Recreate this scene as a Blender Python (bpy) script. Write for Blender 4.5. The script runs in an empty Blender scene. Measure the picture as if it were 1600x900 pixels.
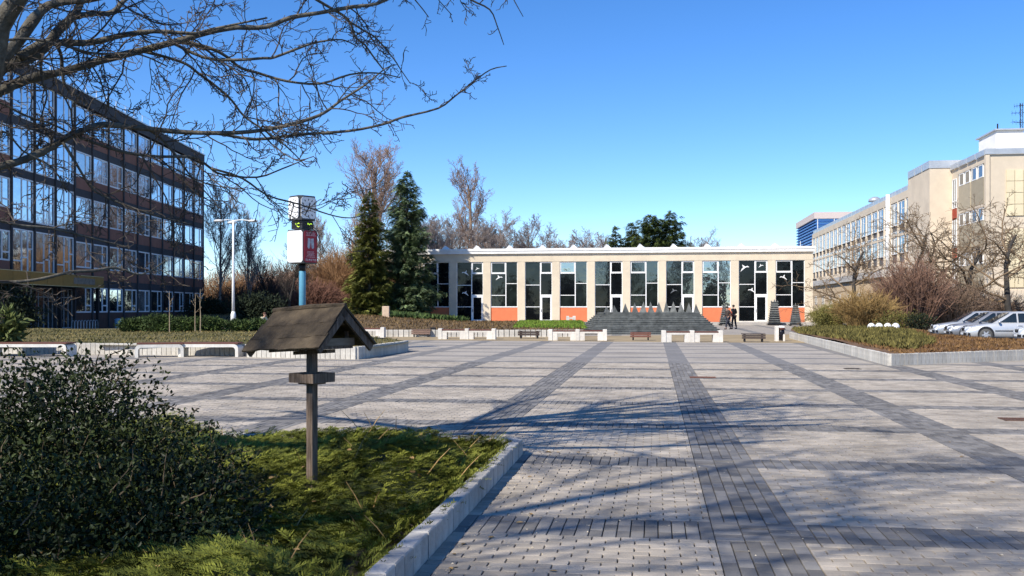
import bpy, math, random
import numpy as np
from mathutils import Vector, Matrix
# ------------------------------------------------------------------ camera, world, sun, exposure
scn = bpy.context.scene
col = scn.collection
R = math.radians
TH = R(8.13)             # the square's paving axis (+Y) lies this far right of the view axis
FPX, HOR, EYE = 1555.0, 482.0, 1.6
cam_d = bpy.data.cameras.new('camera'); cam = bpy.data.objects.new('camera', cam_d); col.objects.link(cam)
cam_d.sensor_width = 36.0; cam_d.lens = 36.0*FPX/1600; cam_d.shift_y = (HOR-450)/1600
cam_d.clip_start = 0.1; cam_d.clip_end = 5000
cam.location = (0, 0, EYE); cam.rotation_euler = (R(90), 0, TH)
scn.camera = cam
SUN_EL, SUN_AZ = 42.0, 215.0      # clockwise from +Y
w = bpy.data.worlds.new('World'); scn.world = w; w.use_nodes = True
nt = w.node_tree; bg = nt.nodes['Background']
sky = nt.nodes.new('ShaderNodeTexSky'); sky.sky_type = 'NISHITA'; sky.sun_disc = False
sky.sun_elevation = R(SUN_EL); sky.sun_rotation = R(SUN_AZ)
sky.air_density = 1.0; sky.dust_density = 0.0; sky.ozone_density = 3.0; sky.altitude = 2400
hsv = nt.nodes.new('ShaderNodeHueSaturation'); hsv.inputs['Hue'].default_value = 0.507; hsv.inputs['Saturation'].default_value = 1.27; hsv.inputs['Value'].default_value = 1.24
nt.links.new(sky.outputs[0], hsv.inputs['Color']); nt.links.new(hsv.outputs[0], bg.inputs[0]); bg.inputs[1].default_value = 0.12
sd = bpy.data.lights.new('sun', 'SUN'); sd.energy = 4.6; sd.angle = R(0.53); sd.color = (1, 0.93, 0.82)
so = bpy.data.objects.new('sun', sd); col.objects.link(so)
svec = Vector((math.sin(R(SUN_AZ))*math.cos(R(SUN_EL)), math.cos(R(SUN_AZ))*math.cos(R(SUN_EL)), math.sin(R(SUN_EL))))
so.rotation_euler = svec.to_track_quat('Z', 'Y').to_euler(); so.location = (-20, -20, 40)
scn.view_settings.view_transform = 'Standard'; scn.view_settings.look = 'None'
scn.view_settings.exposure = 0.45; scn.view_settings.gamma = 1.0
# ------------------------------------------------------------------ helpers
CT, ST = math.cos(TH), math.sin(TH)
def C2W(xc, d, z=0.0): return (xc*CT - d*ST, xc*ST + d*CT, z)
def W(px, d, z=0.0): return C2W((px-800)/FPX*d, d, z)            # photo column + distance -> place
def G(px, py, z=0.0): return W(px, (EYE-z)*FPX/(py-HOR), z)       # photo point on level ground z -> place
def ZA(py, d): return EYE - (py-HOR)*d/FPX                        # height of a photo row at a distance
def cam_xy(X, Y): return X*CT + Y*ST, -X*ST + Y*CT
def nrm(v):
    v = np.asarray(v, float); l = np.linalg.norm(v); return v/l if l > 1e-9 else np.array([0, 0, 1.0])

class MB:
    """collects shapes; build() links them as one mesh object"""
    def __init__(self): self.V = []; self.F = []; self.n = 0
    def add(self, v, *faces):
        v = np.asarray(v, float).reshape(-1, 3)
        for f in faces:
            f = np.asarray(f, dtype=np.int64); f = f.reshape(-1, f.shape[-1]); self.F.append(f + self.n)
        self.V.append(v); self.n += len(v); return self
    def box(self, x0, x1, y0, y1, z0, z1, M=None, c=0.0):
        if c > 0:      # chamfered top
            v = [(x0,y0,z0),(x1,y0,z0),(x1,y1,z0),(x0,y1,z0),(x0,y0,z1-c),(x1,y0,z1-c),(x1,y1,z1-c),(x0,y1,z1-c),
                 (x0+c,y0+c,z1),(x1-c,y0+c,z1),(x1-c,y1-c,z1),(x0+c,y1-c,z1)]
            f = [(0,3,2,1),(0,1,5,4),(1,2,6,5),(2,3,7,6),(3,0,4,7),(4,5,9,8),(5,6,10,9),(6,7,11,10),(7,4,8,11),(8,9,10,11)]
        else:
            v = [(x0,y0,z0),(x1,y0,z0),(x1,y1,z0),(x0,y1,z0),(x0,y0,z1),(x1,y0,z1),(x1,y1,z1),(x0,y1,z1)]
            f = [(0,3,2,1),(0,1,5,4),(1,2,6,5),(2,3,7,6),(3,0,4,7),(4,5,6,7)]
        v = np.array(v, float)
        if M is not None: v = v @ np.array(M.to_3x3()).T + np.array(M.translation)
        return self.add(v, f)
    def tube(self, pts, rad, sides=6, cap=True):
        P = np.asarray(pts, float); n = len(P)
        rr = np.full(n, rad, float) if np.isscalar(rad) else np.asarray(rad, float)
        T = np.empty_like(P); T[1:-1] = P[2:]-P[:-2]; T[0] = P[1]-P[0]; T[-1] = P[-1]-P[-2]
        T /= np.maximum(np.linalg.norm(T, axis=1, keepdims=True), 1e-9)
        m = T.mean(0); ref = np.eye(3)[int(np.argmin(np.abs(m)))]
        A = np.cross(T, ref); A /= np.maximum(np.linalg.norm(A, axis=1, keepdims=True), 1e-9); B = np.cross(T, A)
        a = np.arange(sides)*2*math.pi/sides
        ring = P[:, None, :] + rr[:, None, None]*(np.cos(a)[None, :, None]*A[:, None, :] + np.sin(a)[None, :, None]*B[:, None, :])
        i = np.arange(n-1)[:, None]*sides; j = np.arange(sides)[None, :]; k = (j+1) % sides
        q = np.stack([i+j, i+k, i+sides+k, i+sides+j], -1).reshape(-1, 4)[:, ::-1]
        fs = [q]
        if cap: fs += [np.arange(sides)[None, :], (np.arange(sides)[::-1]+(n-1)*sides)[None, :]]
        return self.add(ring, *fs)
    def lathe(self, prof, n=16, o=(0, 0, 0)):
        a = np.arange(n)*2*math.pi/n; v = []
        for r, z in prof: v.append(np.stack([o[0]+r*np.cos(a), o[1]+r*np.sin(a), np.full(n, o[2]+z)], -1))
        m = len(prof); i = np.arange(m-1)[:, None]*n; j = np.arange(n)[None, :]; k = (j+1) % n
        return self.add(np.concatenate(v), np.stack([i+j, i+k, i+n+k, i+n+j], -1).reshape(-1, 4),
                        np.arange(n)[::-1][None, :], (np.arange(n)+(m-1)*n)[None, :])
    def prism(self, poly, lo, hi, axis='z', M=None):
        n = len(poly); f = {'z': lambda a, b, t: (a, b, t), 'y': lambda a, b, t: (a, t, b), 'x': lambda a, b, t: (t, a, b)}[axis]
        v = np.array([f(a, b, lo) for a, b in poly] + [f(a, b, hi) for a, b in poly], float)
        if M is not None: v = v @ np.array(M.to_3x3()).T + np.array(M.translation)
        q = [(i, (i+1) % n, n+(i+1) % n, n+i) for i in range(n)]
        return self.add(v, q, [tuple(range(n))[::-1]], [tuple(range(n, 2*n))])
    def sphere(self, o, r, nu=12, nv=8):
        pr = [(max(1e-4, math.sin(math.pi*i/nv)), -math.cos(math.pi*i/nv)) for i in range(nv+1)]
        r = (r, r, r) if np.isscalar(r) else r
        b = MB().lathe(pr, nu); v = np.concatenate(b.V)*np.array(r)+np.array(o)
        return self.add(v, *b.F)
    def mesh(self, name, mat, smooth=False):
        me = bpy.data.meshes.new(name)
        if self.n:
            V = np.concatenate(self.V).astype(np.float32)
            me.vertices.add(len(V)); me.vertices.foreach_set('co', V.ravel())
            L = np.concatenate([f.ravel() for f in self.F]).astype(np.int32)
            sz = np.concatenate([np.full(len(f), f.shape[1]) for f in self.F]).astype(np.int32)
            me.loops.add(len(L)); me.loops.foreach_set('vertex_index', L)
            me.polygons.add(len(sz)); me.polygons.foreach_set('loop_start', np.concatenate([[0], np.cumsum(sz)[:-1]]).astype(np.int32))
            me.polygons.foreach_set('use_smooth', np.full(len(sz), bool(smooth)))
            me.update(calc_edges=True); me.validate()
        if mat: me.materials.append(mat)
        return me
    def build(self, name, mat, parent=None, smooth=False, loc=(0, 0, 0), rz=0):
        return put(name, self.mesh(name, mat, smooth), parent, loc, rz)
def put(name, me, parent=None, loc=(0, 0, 0), rz=0, scale=None):
    o = bpy.data.objects.new(name, me); col.objects.link(o); o.parent = parent
    o.location = loc; o.rotation_euler = (0, 0, rz)
    if scale is not None: o.scale = scale
    return o
def tag(o, label=None, cat=None, group=None, kind=None):
    if label: o['label'] = label
    if cat: o['category'] = cat
    if group: o['group'] = group
    if kind: o['kind'] = kind
    return o
def thing(name, loc, label, cat, rz=0, group=None):
    return tag(put(name, None, None, loc, rz), label, cat, group)
def copy_tree(o, parent=None):
    c = o.copy(); col.objects.link(c); c.parent = parent
    for ch in list(o.children): copy_tree(ch, c)
    return c
def wmat(loc, rz=0, tilt=None):
    m = Matrix.Translation(loc) @ Matrix.Rotation(rz, 4, 'Z')
    return m @ tilt if tilt is not None else m
# ------------------------------------------------------------------ materials
MATS = {}
def mat(name, c, rough=0.8, var=0.15, scale=3.0, c2=None, bump=0.0, bscale=40.0, island=0.0, metal=0.0, spec=0.3, detail=4.0, stretch=None, coat=0.0, emit=0.0, stain=0.0):
    if name in MATS: return MATS[name]
    m = bpy.data.materials.new(name); m.use_nodes = True; MATS[name] = m
    t = m.node_tree; N, L = t.nodes, t.links; b = N['Principled BSDF']
    b.inputs['Roughness'].default_value = rough; b.inputs['Metallic'].default_value = metal
    b.inputs['Specular IOR Level'].default_value = spec; b.inputs['Coat Weight'].default_value = coat
    tc = N.new('ShaderNodeTexCoord'); src = tc.outputs['Object']
    if stretch:
        mp = N.new('ShaderNodeMapping'); mp.inputs['Scale'].default_value = stretch; L.new(src, mp.inputs[0]); src = mp.outputs[0]
    nz = N.new('ShaderNodeTexNoise'); nz.inputs['Scale'].default_value = scale; nz.inputs['Detail'].default_value = detail
    nz.inputs['Roughness'].default_value = 0.65; L.new(src, nz.inputs['Vector'])
    rp = N.new('ShaderNodeValToRGB'); rp.color_ramp.elements[0].position = 0.3; rp.color_ramp.elements[1].position = 0.7
    a = [max(0, x*(1-var)) for x in c]; e = [min(1, x*(1+var)) for x in (c2 or c)]
    rp.color_ramp.elements[0].color = (*a, 1); rp.color_ramp.elements[1].color = (*e, 1)
    L.new(nz.outputs['Fac'], rp.inputs[0]); out = rp.outputs[0]
    if island > 0:
        g = N.new('ShaderNodeNewGeometry'); oi = N.new('ShaderNodeObjectInfo')
        ad = N.new('ShaderNodeMath'); ad.operation = 'ADD'; L.new(g.outputs['Random Per Island'], ad.inputs[0]); L.new(oi.outputs['Random'], ad.inputs[1])
        fr = N.new('ShaderNodeMath'); fr.operation = 'FRACT'; L.new(ad.outputs[0], fr.inputs[0])
        mr = N.new('ShaderNodeMapRange'); mr.inputs[3].default_value = 1-island; mr.inputs[4].default_value = 1+island; L.new(fr.outputs[0], mr.inputs[0])
        mx = N.new('ShaderNodeMix'); mx.data_type = 'RGBA'; mx.blend_type = 'MULTIPLY'; mx.inputs[0].default_value = 1
        L.new(out, mx.inputs[6]); L.new(mr.outputs[0], mx.inputs[7]); out = mx.outputs[2]
    if stain > 0:      # worn and dirty patches that run across neighbouring pieces
        gp = N.new('ShaderNodeNewGeometry'); n3 = N.new('ShaderNodeTexNoise'); n3.inputs['Scale'].default_value = .55; n3.inputs['Detail'].default_value = 8; n3.inputs['Roughness'].default_value = .68; L.new(gp.outputs['Position'], n3.inputs['Vector'])
        m3 = N.new('ShaderNodeMapRange'); m3.inputs[1].default_value = .34; m3.inputs[2].default_value = .66; m3.inputs[3].default_value = 1-stain; m3.inputs[4].default_value = 1+stain*.7; L.new(n3.outputs['Fac'], m3.inputs[0])
        x3 = N.new('ShaderNodeMix'); x3.data_type = 'RGBA'; x3.blend_type = 'MULTIPLY'; x3.inputs[0].default_value = 1; L.new(out, x3.inputs[6]); L.new(m3.outputs[0], x3.inputs[7]); out = x3.outputs[2]
    L.new(out, b.inputs['Base Color'])
    if bump > 0:
        n2 = N.new('ShaderNodeTexNoise'); n2.inputs['Scale'].default_value = bscale; n2.inputs['Detail'].default_value = 5; L.new(src, n2.inputs['Vector'])
        bp = N.new('ShaderNodeBump'); bp.inputs['Strength'].default_value = bump; bp.inputs['Distance'].default_value = 0.02
        L.new(n2.outputs['Fac'], bp.inputs['Height']); L.new(bp.outputs[0], b.inputs['Normal'])
    if emit > 0:
        L.new(out, b.inputs['Emission Color']); b.inputs['Emission Strength'].default_value = emit
    return m
def glass(name, dark, refl, tint=(1, 1, 1), rough=0.02, wob=0.0):
    """a pane: dark room behind, mirror-like coat in front that strengthens at a slant"""
    if name in MATS: return MATS[name]
    m = bpy.data.materials.new(name); m.use_nodes = True; MATS[name] = m
    t = m.node_tree; N, L = t.nodes, t.links; N.remove(N['Principled BSDF']); out = N['Material Output']
    d = N.new('ShaderNodeBsdfDiffuse'); g = N.new('ShaderNodeBsdfGlossy'); g.inputs['Roughness'].default_value = rough; g.inputs['Color'].default_value = (*tint, 1)
    tc = N.new('ShaderNodeTexCoord'); nz = N.new('ShaderNodeTexNoise'); nz.inputs['Scale'].default_value = 0.9; L.new(tc.outputs['Object'], nz.inputs['Vector'])
    rp = N.new('ShaderNodeValToRGB'); rp.color_ramp.elements[0].position = 0.4; rp.color_ramp.elements[1].position = 0.75
    rp.color_ramp.elements[0].color = (*dark, 1); rp.color_ramp.elements[1].color = (*[x*2.2 for x in dark], 1)
    L.new(nz.outputs['Fac'], rp.inputs[0]); L.new(rp.outputs[0], d.inputs['Color'])
    lw = N.new('ShaderNodeLayerWeight'); lw.inputs[0].default_value = 0.2
    mr = N.new('ShaderNodeMapRange'); mr.inputs[3].default_value = refl; mr.inputs[4].default_value = 1.0; L.new(lw.outputs['Fresnel'], mr.inputs[0])
    mx = N.new('ShaderNodeMixShader'); L.new(mr.outputs[0], mx.inputs[0]); L.new(d.outputs[0], mx.inputs[1]); L.new(g.outputs[0], mx.inputs[2]); L.new(mx.outputs[0], out.inputs[0])
    if wob > 0:
        n2 = N.new('ShaderNodeTexNoise'); n2.inputs['Scale'].default_value = 1.3; L.new(tc.outputs['Object'], n2.inputs['Vector'])
        bp = N.new('ShaderNodeBump'); bp.inputs['Strength'].default_value = wob; bp.inputs['Distance'].default_value = 0.02
        L.new(n2.outputs['Fac'], bp.inputs['Height']); L.new(bp.outputs[0], g.inputs['Normal'])
    return m
M_light = mat('light_paver', (.385, .335, .27), .85, .15, 2.2, bump=.35, bscale=60, island=.15, stain=.24)
M_dark = mat('dark_paver', (.190, .178, .162), .8, .15, 2.0, bump=.35, bscale=60, island=.3, stain=.22)
M_joint = mat('joint_sand', (.085, .075, .06), .95, .4, 6)
M_pal = mat('palisade_concrete', (.40, .385, .36), .9, .22, 5, bump=.4, bscale=35, island=.12, stain=.25)
M_palw = mat('pale_palisade_concrete', (.54, .51, .45), .9, .2, 5, bump=.3, bscale=30, island=.09, stain=.2)
M_white = mat('white_concrete', (.66, .62, .55), .85, .14, 4, bump=.25, stain=.18)
M_whitepaint = mat('white_paint', (.80, .80, .78), .5, .05, 3)
M_cream = mat('cream_render', (.66, .565, .425), .9, .06, .8, bump=.1, bscale=20, stain=.09)
M_bark = mat('bark', (.105, .092, .070), .95, .35, 14, c2=(.15, .135, .105), bump=.6, bscale=50)
M_twig = mat('twig_bark', (.10, .080, .062), .9, .3, 6)
M_soil = mat('bed_soil', (.055, .043, .028), .97, .4, 8)
M_metal = mat('galvanised_metal', (.55, .56, .57), .45, .1, 5, metal=.6)
M_black = mat('black_paint', (.02, .02, .022), .55, .2, 5)
M_brownplank = mat('brown_plank', (.13, .055, .038), .75, .3, 6, stretch=(1, 12, 12), bump=.2)
# ------------------------------------------------------------------ the ground and the square
tag(MB().add([(-1500,-300,-.06),(1500,-300,-.06),(1500,2500,-.06),(-1500,2500,-.06)], [(0,1,2,3)]).build('ground', mat('far_ground', (.10,.095,.06), .95, .3, .15)), kind='structure')
Y_FAR = 7.0+3.2*7
SX0, PX, SW = .42, 2.95, .60
BY0, PY = 7.0, 3.2
def far_paving_material():
    m = bpy.data.materials.new('far_paving'); m.use_nodes = True; t = m.node_tree; N, L = t.nodes, t.links; b = N['Principled BSDF']; b.inputs['Roughness'].default_value = .9
    tc = N.new('ShaderNodeTexCoord'); sp = N.new('ShaderNodeSeparateXYZ'); L.new(tc.outputs['Object'], sp.inputs[0])
    def stripe(sock, off, per, wd):
        a = N.new('ShaderNodeMath'); a.operation = 'SUBTRACT'; L.new(sock, a.inputs[0]); a.inputs[1].default_value = off-per*60
        q = N.new('ShaderNodeMath'); q.operation = 'MODULO'; L.new(a.outputs[0], q.inputs[0]); q.inputs[1].default_value = per
        c = N.new('ShaderNodeMath'); c.operation = 'LESS_THAN'; L.new(q.outputs[0], c.inputs[0]); c.inputs[1].default_value = wd; return c.outputs[0]
    mxm = N.new('ShaderNodeMath'); mxm.operation = 'MAXIMUM'
    L.new(stripe(sp.outputs[0], SX0, PX, SW), mxm.inputs[0]); L.new(stripe(sp.outputs[1], BY0, PY, .6), mxm.inputs[1])
    def nz(sc, lo, hi):
        n = N.new('ShaderNodeTexNoise'); n.inputs['Scale'].default_value = sc; n.inputs['Detail'].default_value = 6; L.new(tc.outputs['Object'], n.inputs['Vector'])
        r = N.new('ShaderNodeMapRange'); r.inputs[1].default_value = .3; r.inputs[2].default_value = .7; r.inputs[3].default_value = lo; r.inputs[4].default_value = hi; L.new(n.outputs['Fac'], r.inputs[0]); return r.outputs[0]
    mx = N.new('ShaderNodeMix'); mx.data_type = 'RGBA'; L.new(mxm.outputs[0], mx.inputs[0]); mx.inputs[6].default_value = (.37, .325, .265, 1); mx.inputs[7].default_value = (.20, .188, .172, 1)
    m1 = N.new('ShaderNodeMath'); m1.operation = 'MULTIPLY'; L.new(nz(.55, .8, 1.15), m1.inputs[0]); L.new(nz(9, .82, 1.18), m1.inputs[1])
    mm = N.new('ShaderNodeMix'); mm.data_type = 'RGBA'; mm.blend_type = 'MULTIPLY'; mm.inputs[0].default_value = 1; L.new(mx.outputs[2], mm.inputs[6]); L.new(m1.outputs[0], mm.inputs[7])
    L.new(mm.outputs[2], b.inputs['Base Color']); return m
plaza = MB().add([(-60,-30,-.014),(60,-30,-.014),(60,Y_FAR,-.014),(-60,Y_FAR,-.014)], [(0,1,2,3)]).build('plaza', M_joint)
tag(plaza, kind='structure')
fp = MB().add([(-60,Y_FAR,0),(60,Y_FAR,0),(60,99,0),(-60,99,0)], [(0,1,2,3)]).build('far_paving', far_paving_material(), plaza)
def pavers():
    st = []
    def visible(x, y):
        xc, d = cam_xy(x, y)
        return d > 3.2 and abs(xc) < d*.53+2.0
    for k in range(-10, 9):
        xs = SX0+PX*k; xe = xs+SW; xn = SX0+PX*(k+1)
        for mth in range(-2, 7):
            b0 = BY0+PY*mth; b1 = b0+.6; b2 = b0+PY
            if not any(visible(x, y) for x in (xs, xe, xn) for y in (b0, b1, b2)): continue
            for r in range(26):                          # pale field, running bond
                y = b1+r*.1; x = xe-(.1 if r % 2 else 0)
                while x < xn-1e-6:
                    a, e = max(x, xe), min(x+.2, xn)
                    if e-a > .03: st.append((a, e, y, y+.1, 0))
                    x += .2
            for c in range(6):                           # dark strip
                x = xs+c*.1; y = b1-(.1 if c % 2 else 0)
                while y < b2-1e-6:
                    a, e = max(y, b1), min(y+.2, b2)
                    if e-a > .03: st.append((x, x+.1, a, e, 1))
                    y += .2
            n = int(round((xn-xe)/.1)); wd = (xn-xe)/n
            for i in range(n):                           # dark cross band
                for j in range(3): st.append((xe+i*wd, xe+(i+1)*wd, b0+j*.2, b0+(j+1)*.2, 1))
            for r in range(6):
                for j in range(3): st.append((xs+j*.2, xs+(j+1)*.2, b0+r*.1, b0+(r+1)*.1, 1))
    A = np.array(st); cx = (A[:, 0]+A[:, 1])/2; cy = (A[:, 2]+A[:, 3])/2
    xc = cx*CT+cy*ST; d = -cx*ST+cy*CT
    keep = (d > 3.2) & (np.abs(xc) < d*.53+1.8) & (cy < Y_FAR) & ~((cx < -1.5) & (cy < 10.9)) & ~((cx > 10.8) & (d > 27.5))
    A = A[keep]; cx, cy, xc, d = cx[keep], cy[keep], xc[keep], d[keep]
    px = 800+FPX*xc/d; py = HOR+FPX*EYE/d
    infr = (px > 0) & (px < 1600) & (py < 900) & (cx > -1.38)
    whole = (A[:, 1]-A[:, 0])*(A[:, 3]-A[:, 2]) > .015
    order = np.argsort(np.where(infr & whole, d, 1e9))[:300]
    near = np.zeros(len(A), bool); near[order] = True
    rng = np.random.default_rng(5); H = .05; C = .0028
    def verts(a, dz):
        lx = (a[:, 1]-a[:, 0]) > (a[:, 3]-a[:, 2])+.005; gx = np.where(a[:, 4] > .5, np.where(lx, .003, .004), .0045); gy = np.where(a[:, 4] > .5, .0022, .0014)
        x0, x1, y0, y1 = a[:, 0]+gx, a[:, 1]-gx, a[:, 2]+gy, a[:, 3]-gy
        v = np.empty((len(a), 12, 3)); zb, zm, zt = -H+0*x0, -C+dz, dz
        for i, (xx, yy) in enumerate(((x0, y0), (x1, y0), (x1, y1), (x0, y1))): v[:, i] = np.stack([xx, yy, zb], -1); v[:, i+4] = np.stack([xx, yy, zm], -1)
        for i, (xx, yy) in enumerate(((x0+C, y0+C), (x1-C, y0+C), (x1-C, y1-C), (x0+C, y1-C))): v[:, i+8] = np.stack([xx, yy, zt], -1)
        return v
    FC = np.array([(0,1,5,4),(1,2,6,5),(2,3,7,6),(3,0,4,7),(4,5,9,8),(5,6,10,9),(6,7,11,10),(7,4,8,11),(8,9,10,11)])
    for dk, m in ((0, M_light), (1, M_dark)):
        a = A[~near & (A[:, 4] == dk)]; dz = rng.normal(0, .0016, len(a)); v = verts(a, dz)
        f = (FC[None]+12*np.arange(len(a))[:, None, None]).reshape(-1, 4)
        tag(MB().add(v.reshape(-1, 3), f).build('paving_stones', m, plaza), kind='stuff')
    cache = {}
    for a in A[near]:
        key = (round(a[1]-a[0], 3), round(a[3]-a[2], 3), a[4])
        if key not in cache:
            q = np.array([[-key[0]/2, key[0]/2, -key[1]/2, key[1]/2, key[2]]]); cache[key] = MB().add(verts(q, np.zeros(1)).reshape(-1, 3), FC).mesh('paving_stone', M_dark if a[4] else M_light)
        put('paving_stone', cache[key], plaza, ((a[0]+a[1])/2, (a[2]+a[3])/2, rng.normal(0, .0016)), rng.normal(0, .004))
pavers()
def grid_bed(name, poly_fn, x0, x1, y0, y1, step, zfn, m, label=None):
    """a soil or turf sheet with relief: quads of a grid whose centre lies inside"""
    xs = np.arange(x0, x1+step, step); ys = np.arange(y0, y1+step, step)
    XX, YY = np.meshgrid(xs, ys, indexing='ij'); ZZ = zfn(XX, YY)
    V = np.stack([XX, YY, ZZ], -1).reshape(-1, 3); n = len(ys); q = []
    for i in range(len(xs)-1):
        for j in range(len(ys)-1):
            if poly_fn(xs[i]+step/2, ys[j]+step/2): q.append((i*n+j, (i+1)*n+j, (i+1)*n+j+1, i*n+j+1))
    pl = getattr(poly_fn, 'poly', None)
    if pl:                                   # rim vertices that stick out are drawn back onto the outline
        E = [(np.array(pl[i-1], float), np.array(pl[i], float)) for i in range(len(pl))]
        for k in set(k for f in q for k in f):
            if not poly_fn(V[k, 0], V[k, 1]):
                p = V[k, :2]; best = min((a+(b-a)*np.clip((p-a).dot(b-a)/max((b-a).dot(b-a), 1e-9), 0, 1) for a, b in E), key=lambda c: ((c-p)**2).sum()); V[k, :2] = best
    return tag(MB().add(V, q).build(name, m, smooth=True), kind='structure')
def in_poly(poly):
    def f(x, y):
        c = False; n = len(poly)
        for i in range(n):
            (x1, y1), (x2, y2) = poly[i], poly[i-1]
            if (y1 > y) != (y2 > y) and x < (x2-x1)*(y-y1)/(y2-y1)+x1: c = not c
        return c
    f.poly = [tuple(p[:2]) for p in poly]; return f
def palisade(name, pts, label, wd, th, h, m, seed=0, z0=0.0, mats=None, jig=.006, gap=.004):
    """a retaining edge of upright stones along a polyline; each stone a part"""
    t = thing(name, (*pts[0][:2], z0), label, 'retaining wall'); rng = random.Random(seed); cache = []
    for q in range(6):
        hh = h+rng.uniform(-jig, jig); cache.append(MB().box(-wd/2+gap, wd/2-gap, -th/2, th/2, -.15, hh, c=.008).mesh('palisade_stone', m))
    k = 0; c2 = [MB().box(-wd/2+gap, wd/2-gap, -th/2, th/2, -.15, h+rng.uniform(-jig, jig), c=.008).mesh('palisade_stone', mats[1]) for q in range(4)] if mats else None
    for si, (a, b) in enumerate(zip(pts[:-1], pts[1:])):
        a, b = Vector(a[:2]), Vector(b[:2]); L = (b-a).length; n = max(1, int(round(L/wd))); ang = math.atan2(b.y-a.y, b.x-a.x)
        for i in range(n):
            if k >= 300: break
            p = a+(b-a)*((i+.5)/n)-Vector(pts[0][:2]); k += 1
            off = rng.uniform(-.003, .003)
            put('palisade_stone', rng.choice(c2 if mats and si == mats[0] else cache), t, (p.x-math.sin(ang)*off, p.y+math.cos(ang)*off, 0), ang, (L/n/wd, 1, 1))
    return t
# ------------------------------------------------------------------ plants: builders
def scatter_template(tv, tf, pos, X, Yv, Z, sc):
    """copies of a template (verts tv, faces tf) at pos with axes X,Y,Z (n,3) scaled by sc"""
    n, k = len(pos), len(tv)
    V = pos[:, None, :] + sc[:, None, None]*(tv[None, :, 0:1]*X[:, None, :] + tv[None, :, 1:2]*Yv[:, None, :] + tv[None, :, 2:3]*Z[:, None, :])
    F = [(f[None]+k*np.arange(n)[:, None, None]).reshape(-1, f.shape[1]) for f in tf]
    return V.reshape(-1, 3), F
def frames(D, rng, up=None):
    """unit axes from main direction D with a random roll, or with Z near up"""
    D = D/np.maximum(np.linalg.norm(D, axis=1, keepdims=True), 1e-9)
    U = rng.normal(size=D.shape) if up is None else up + rng.normal(0, .35, D.shape)
    Yv = np.cross(U, D); Yv /= np.maximum(np.linalg.norm(Yv, axis=1, keepdims=True), 1e-9)
    return D, Yv, np.cross(D, Yv)
LEAF_V = np.array([(0,0,0),(.35,.26,.07),(.75,.22,.05),(1,0,-.06),(.75,-.22,.05),(.35,-.26,.07),(.5,0,-.03)])
LEAF_F = [np.array([(0,6,1),(0,5,6)]), np.array([(1,6,3,2),(6,5,4,3)])]
DIA_V = np.array([(0,0,0),(.4,.16,.03),(1,0,0),(.4,-.16,.03)]); DIA_F = [np.array([(0,3,2,1)])]
def spray_template(n, seed, leaf=.36, wd=.075, droop=.25):
    rng = random.Random(seed); V = []; F = []
    for i in range(n):
        t = .08+.9*i/(n-1); s = 1 if i % 2 else -1; a = s*R(rng.uniform(24, 48)); L = leaf*(1-.55*t)*rng.uniform(.8, 1.2)
        b = np.array([t, 0, -droop*t*t]); d = np.array([math.cos(a), math.sin(a), rng.uniform(-.1, .3)]); pn = np.array([-math.sin(a), math.cos(a), 0])*wd*.5
        k = len(V); V += [b, b+d*L*.45+pn, b+d*L, b+d*L*.45-pn]; F.append((k, k+3, k+2, k+1))
    k = len(V); V += [np.array([0, .012, 0]), np.array([0, -.012, 0]), np.array([1, 0, -droop])]; 
    return np.array(V), [np.array(F), np.array([(k, k+1, k+2)])]
def grow(mb, p, d, L, r, lvl, maxl, rng, P, twmb=None):
    ns = max(2, P['seg'][lvl]); pts = [p]; q = np.array(p, float); d = nrm(d)
    for i in range(ns):
        d = nrm(d + rng.normal(0, P['wig'][lvl], 3) + np.array([0, 0, P['up'][lvl]]))
        q = q + d*L/ns; pts.append(q.copy())
    tgt = mb if (twmb is None or lvl < 1) else twmb
    tip = P.get('tip', .35)
    tgt.tube(pts, np.maximum(np.linspace(r, r*tip, ns+1), P['rmin']), P['sides'][lvl], cap=False)
    if lvl >= maxl: return
    nc = P['n'][lvl]
    for i in range(nc):
        t = P['t0'][lvl] + (1-P['t0'][lvl])*(i+rng.uniform(0, 1))/nc; t = min(t, .999)
        f = t*ns; k = int(f); b = pts[k]*(1-(f-k))+pts[k+1]*(f-k); ax = nrm(pts[k+1]-pts[k])
        rr = rng.normal(size=3); rr = nrm(rr-ax*rr.dot(ax)); an = R(rng.uniform(*P['ang'][lvl]))
        dd = ax*math.cos(an)+rr*math.sin(an)
        shrink = (1-P['cone'][lvl]*t)
        grow(mb, b, dd, L*P['len'][lvl]*shrink*rng.uniform(.7, 1.25), max(P['rmin'], r*P['rr'][lvl]*(1-.55*t)), lvl+1, maxl, rng, P, twmb)
def tree_params(**k):
    P = dict(seg=[9,6,4,3,2], wig=[.05,.10,.14,.18,.2], up=[.03,.06,.07,.05,.03], sides=[8,5,4,3,3], n=[16,9,6,3,0], t0=[.28,.15,.1,.15,.2],
             ang=[(35,65),(28,58),(25,60),(25,65),(30,60)], len=[.42,.5,.5,.5,.5], rr=[.42,.5,.55,.6,.6], cone=[.55,.45,.3,.2,.1], rmin=.012)
    P.update(k); return P
def bare_tree_mesh(seed, H, r, mat_t, mat_c, maxl=4, **k):
    rng = np.random.default_rng(seed); P = tree_params(**k); tr, cr = MB(), MB()
    grow(tr, np.zeros(3), np.array([rng.normal(0, .03), rng.normal(0, .03), 1.]), H*.93, r, 0, maxl, rng, P, cr)
    return tr.mesh('trunk', mat_t, True), cr.mesh('crown', mat_c, True)
def tree_from(meshes, loc, label, cat='tree', rz=0, group=None, sc=1.0, name='bare_tree'):
    t = thing(name, loc, label, cat, rz, group); t.scale = (sc, sc, sc)
    put('trunk', meshes[0], t); put('crown', meshes[1], t); return t
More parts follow.
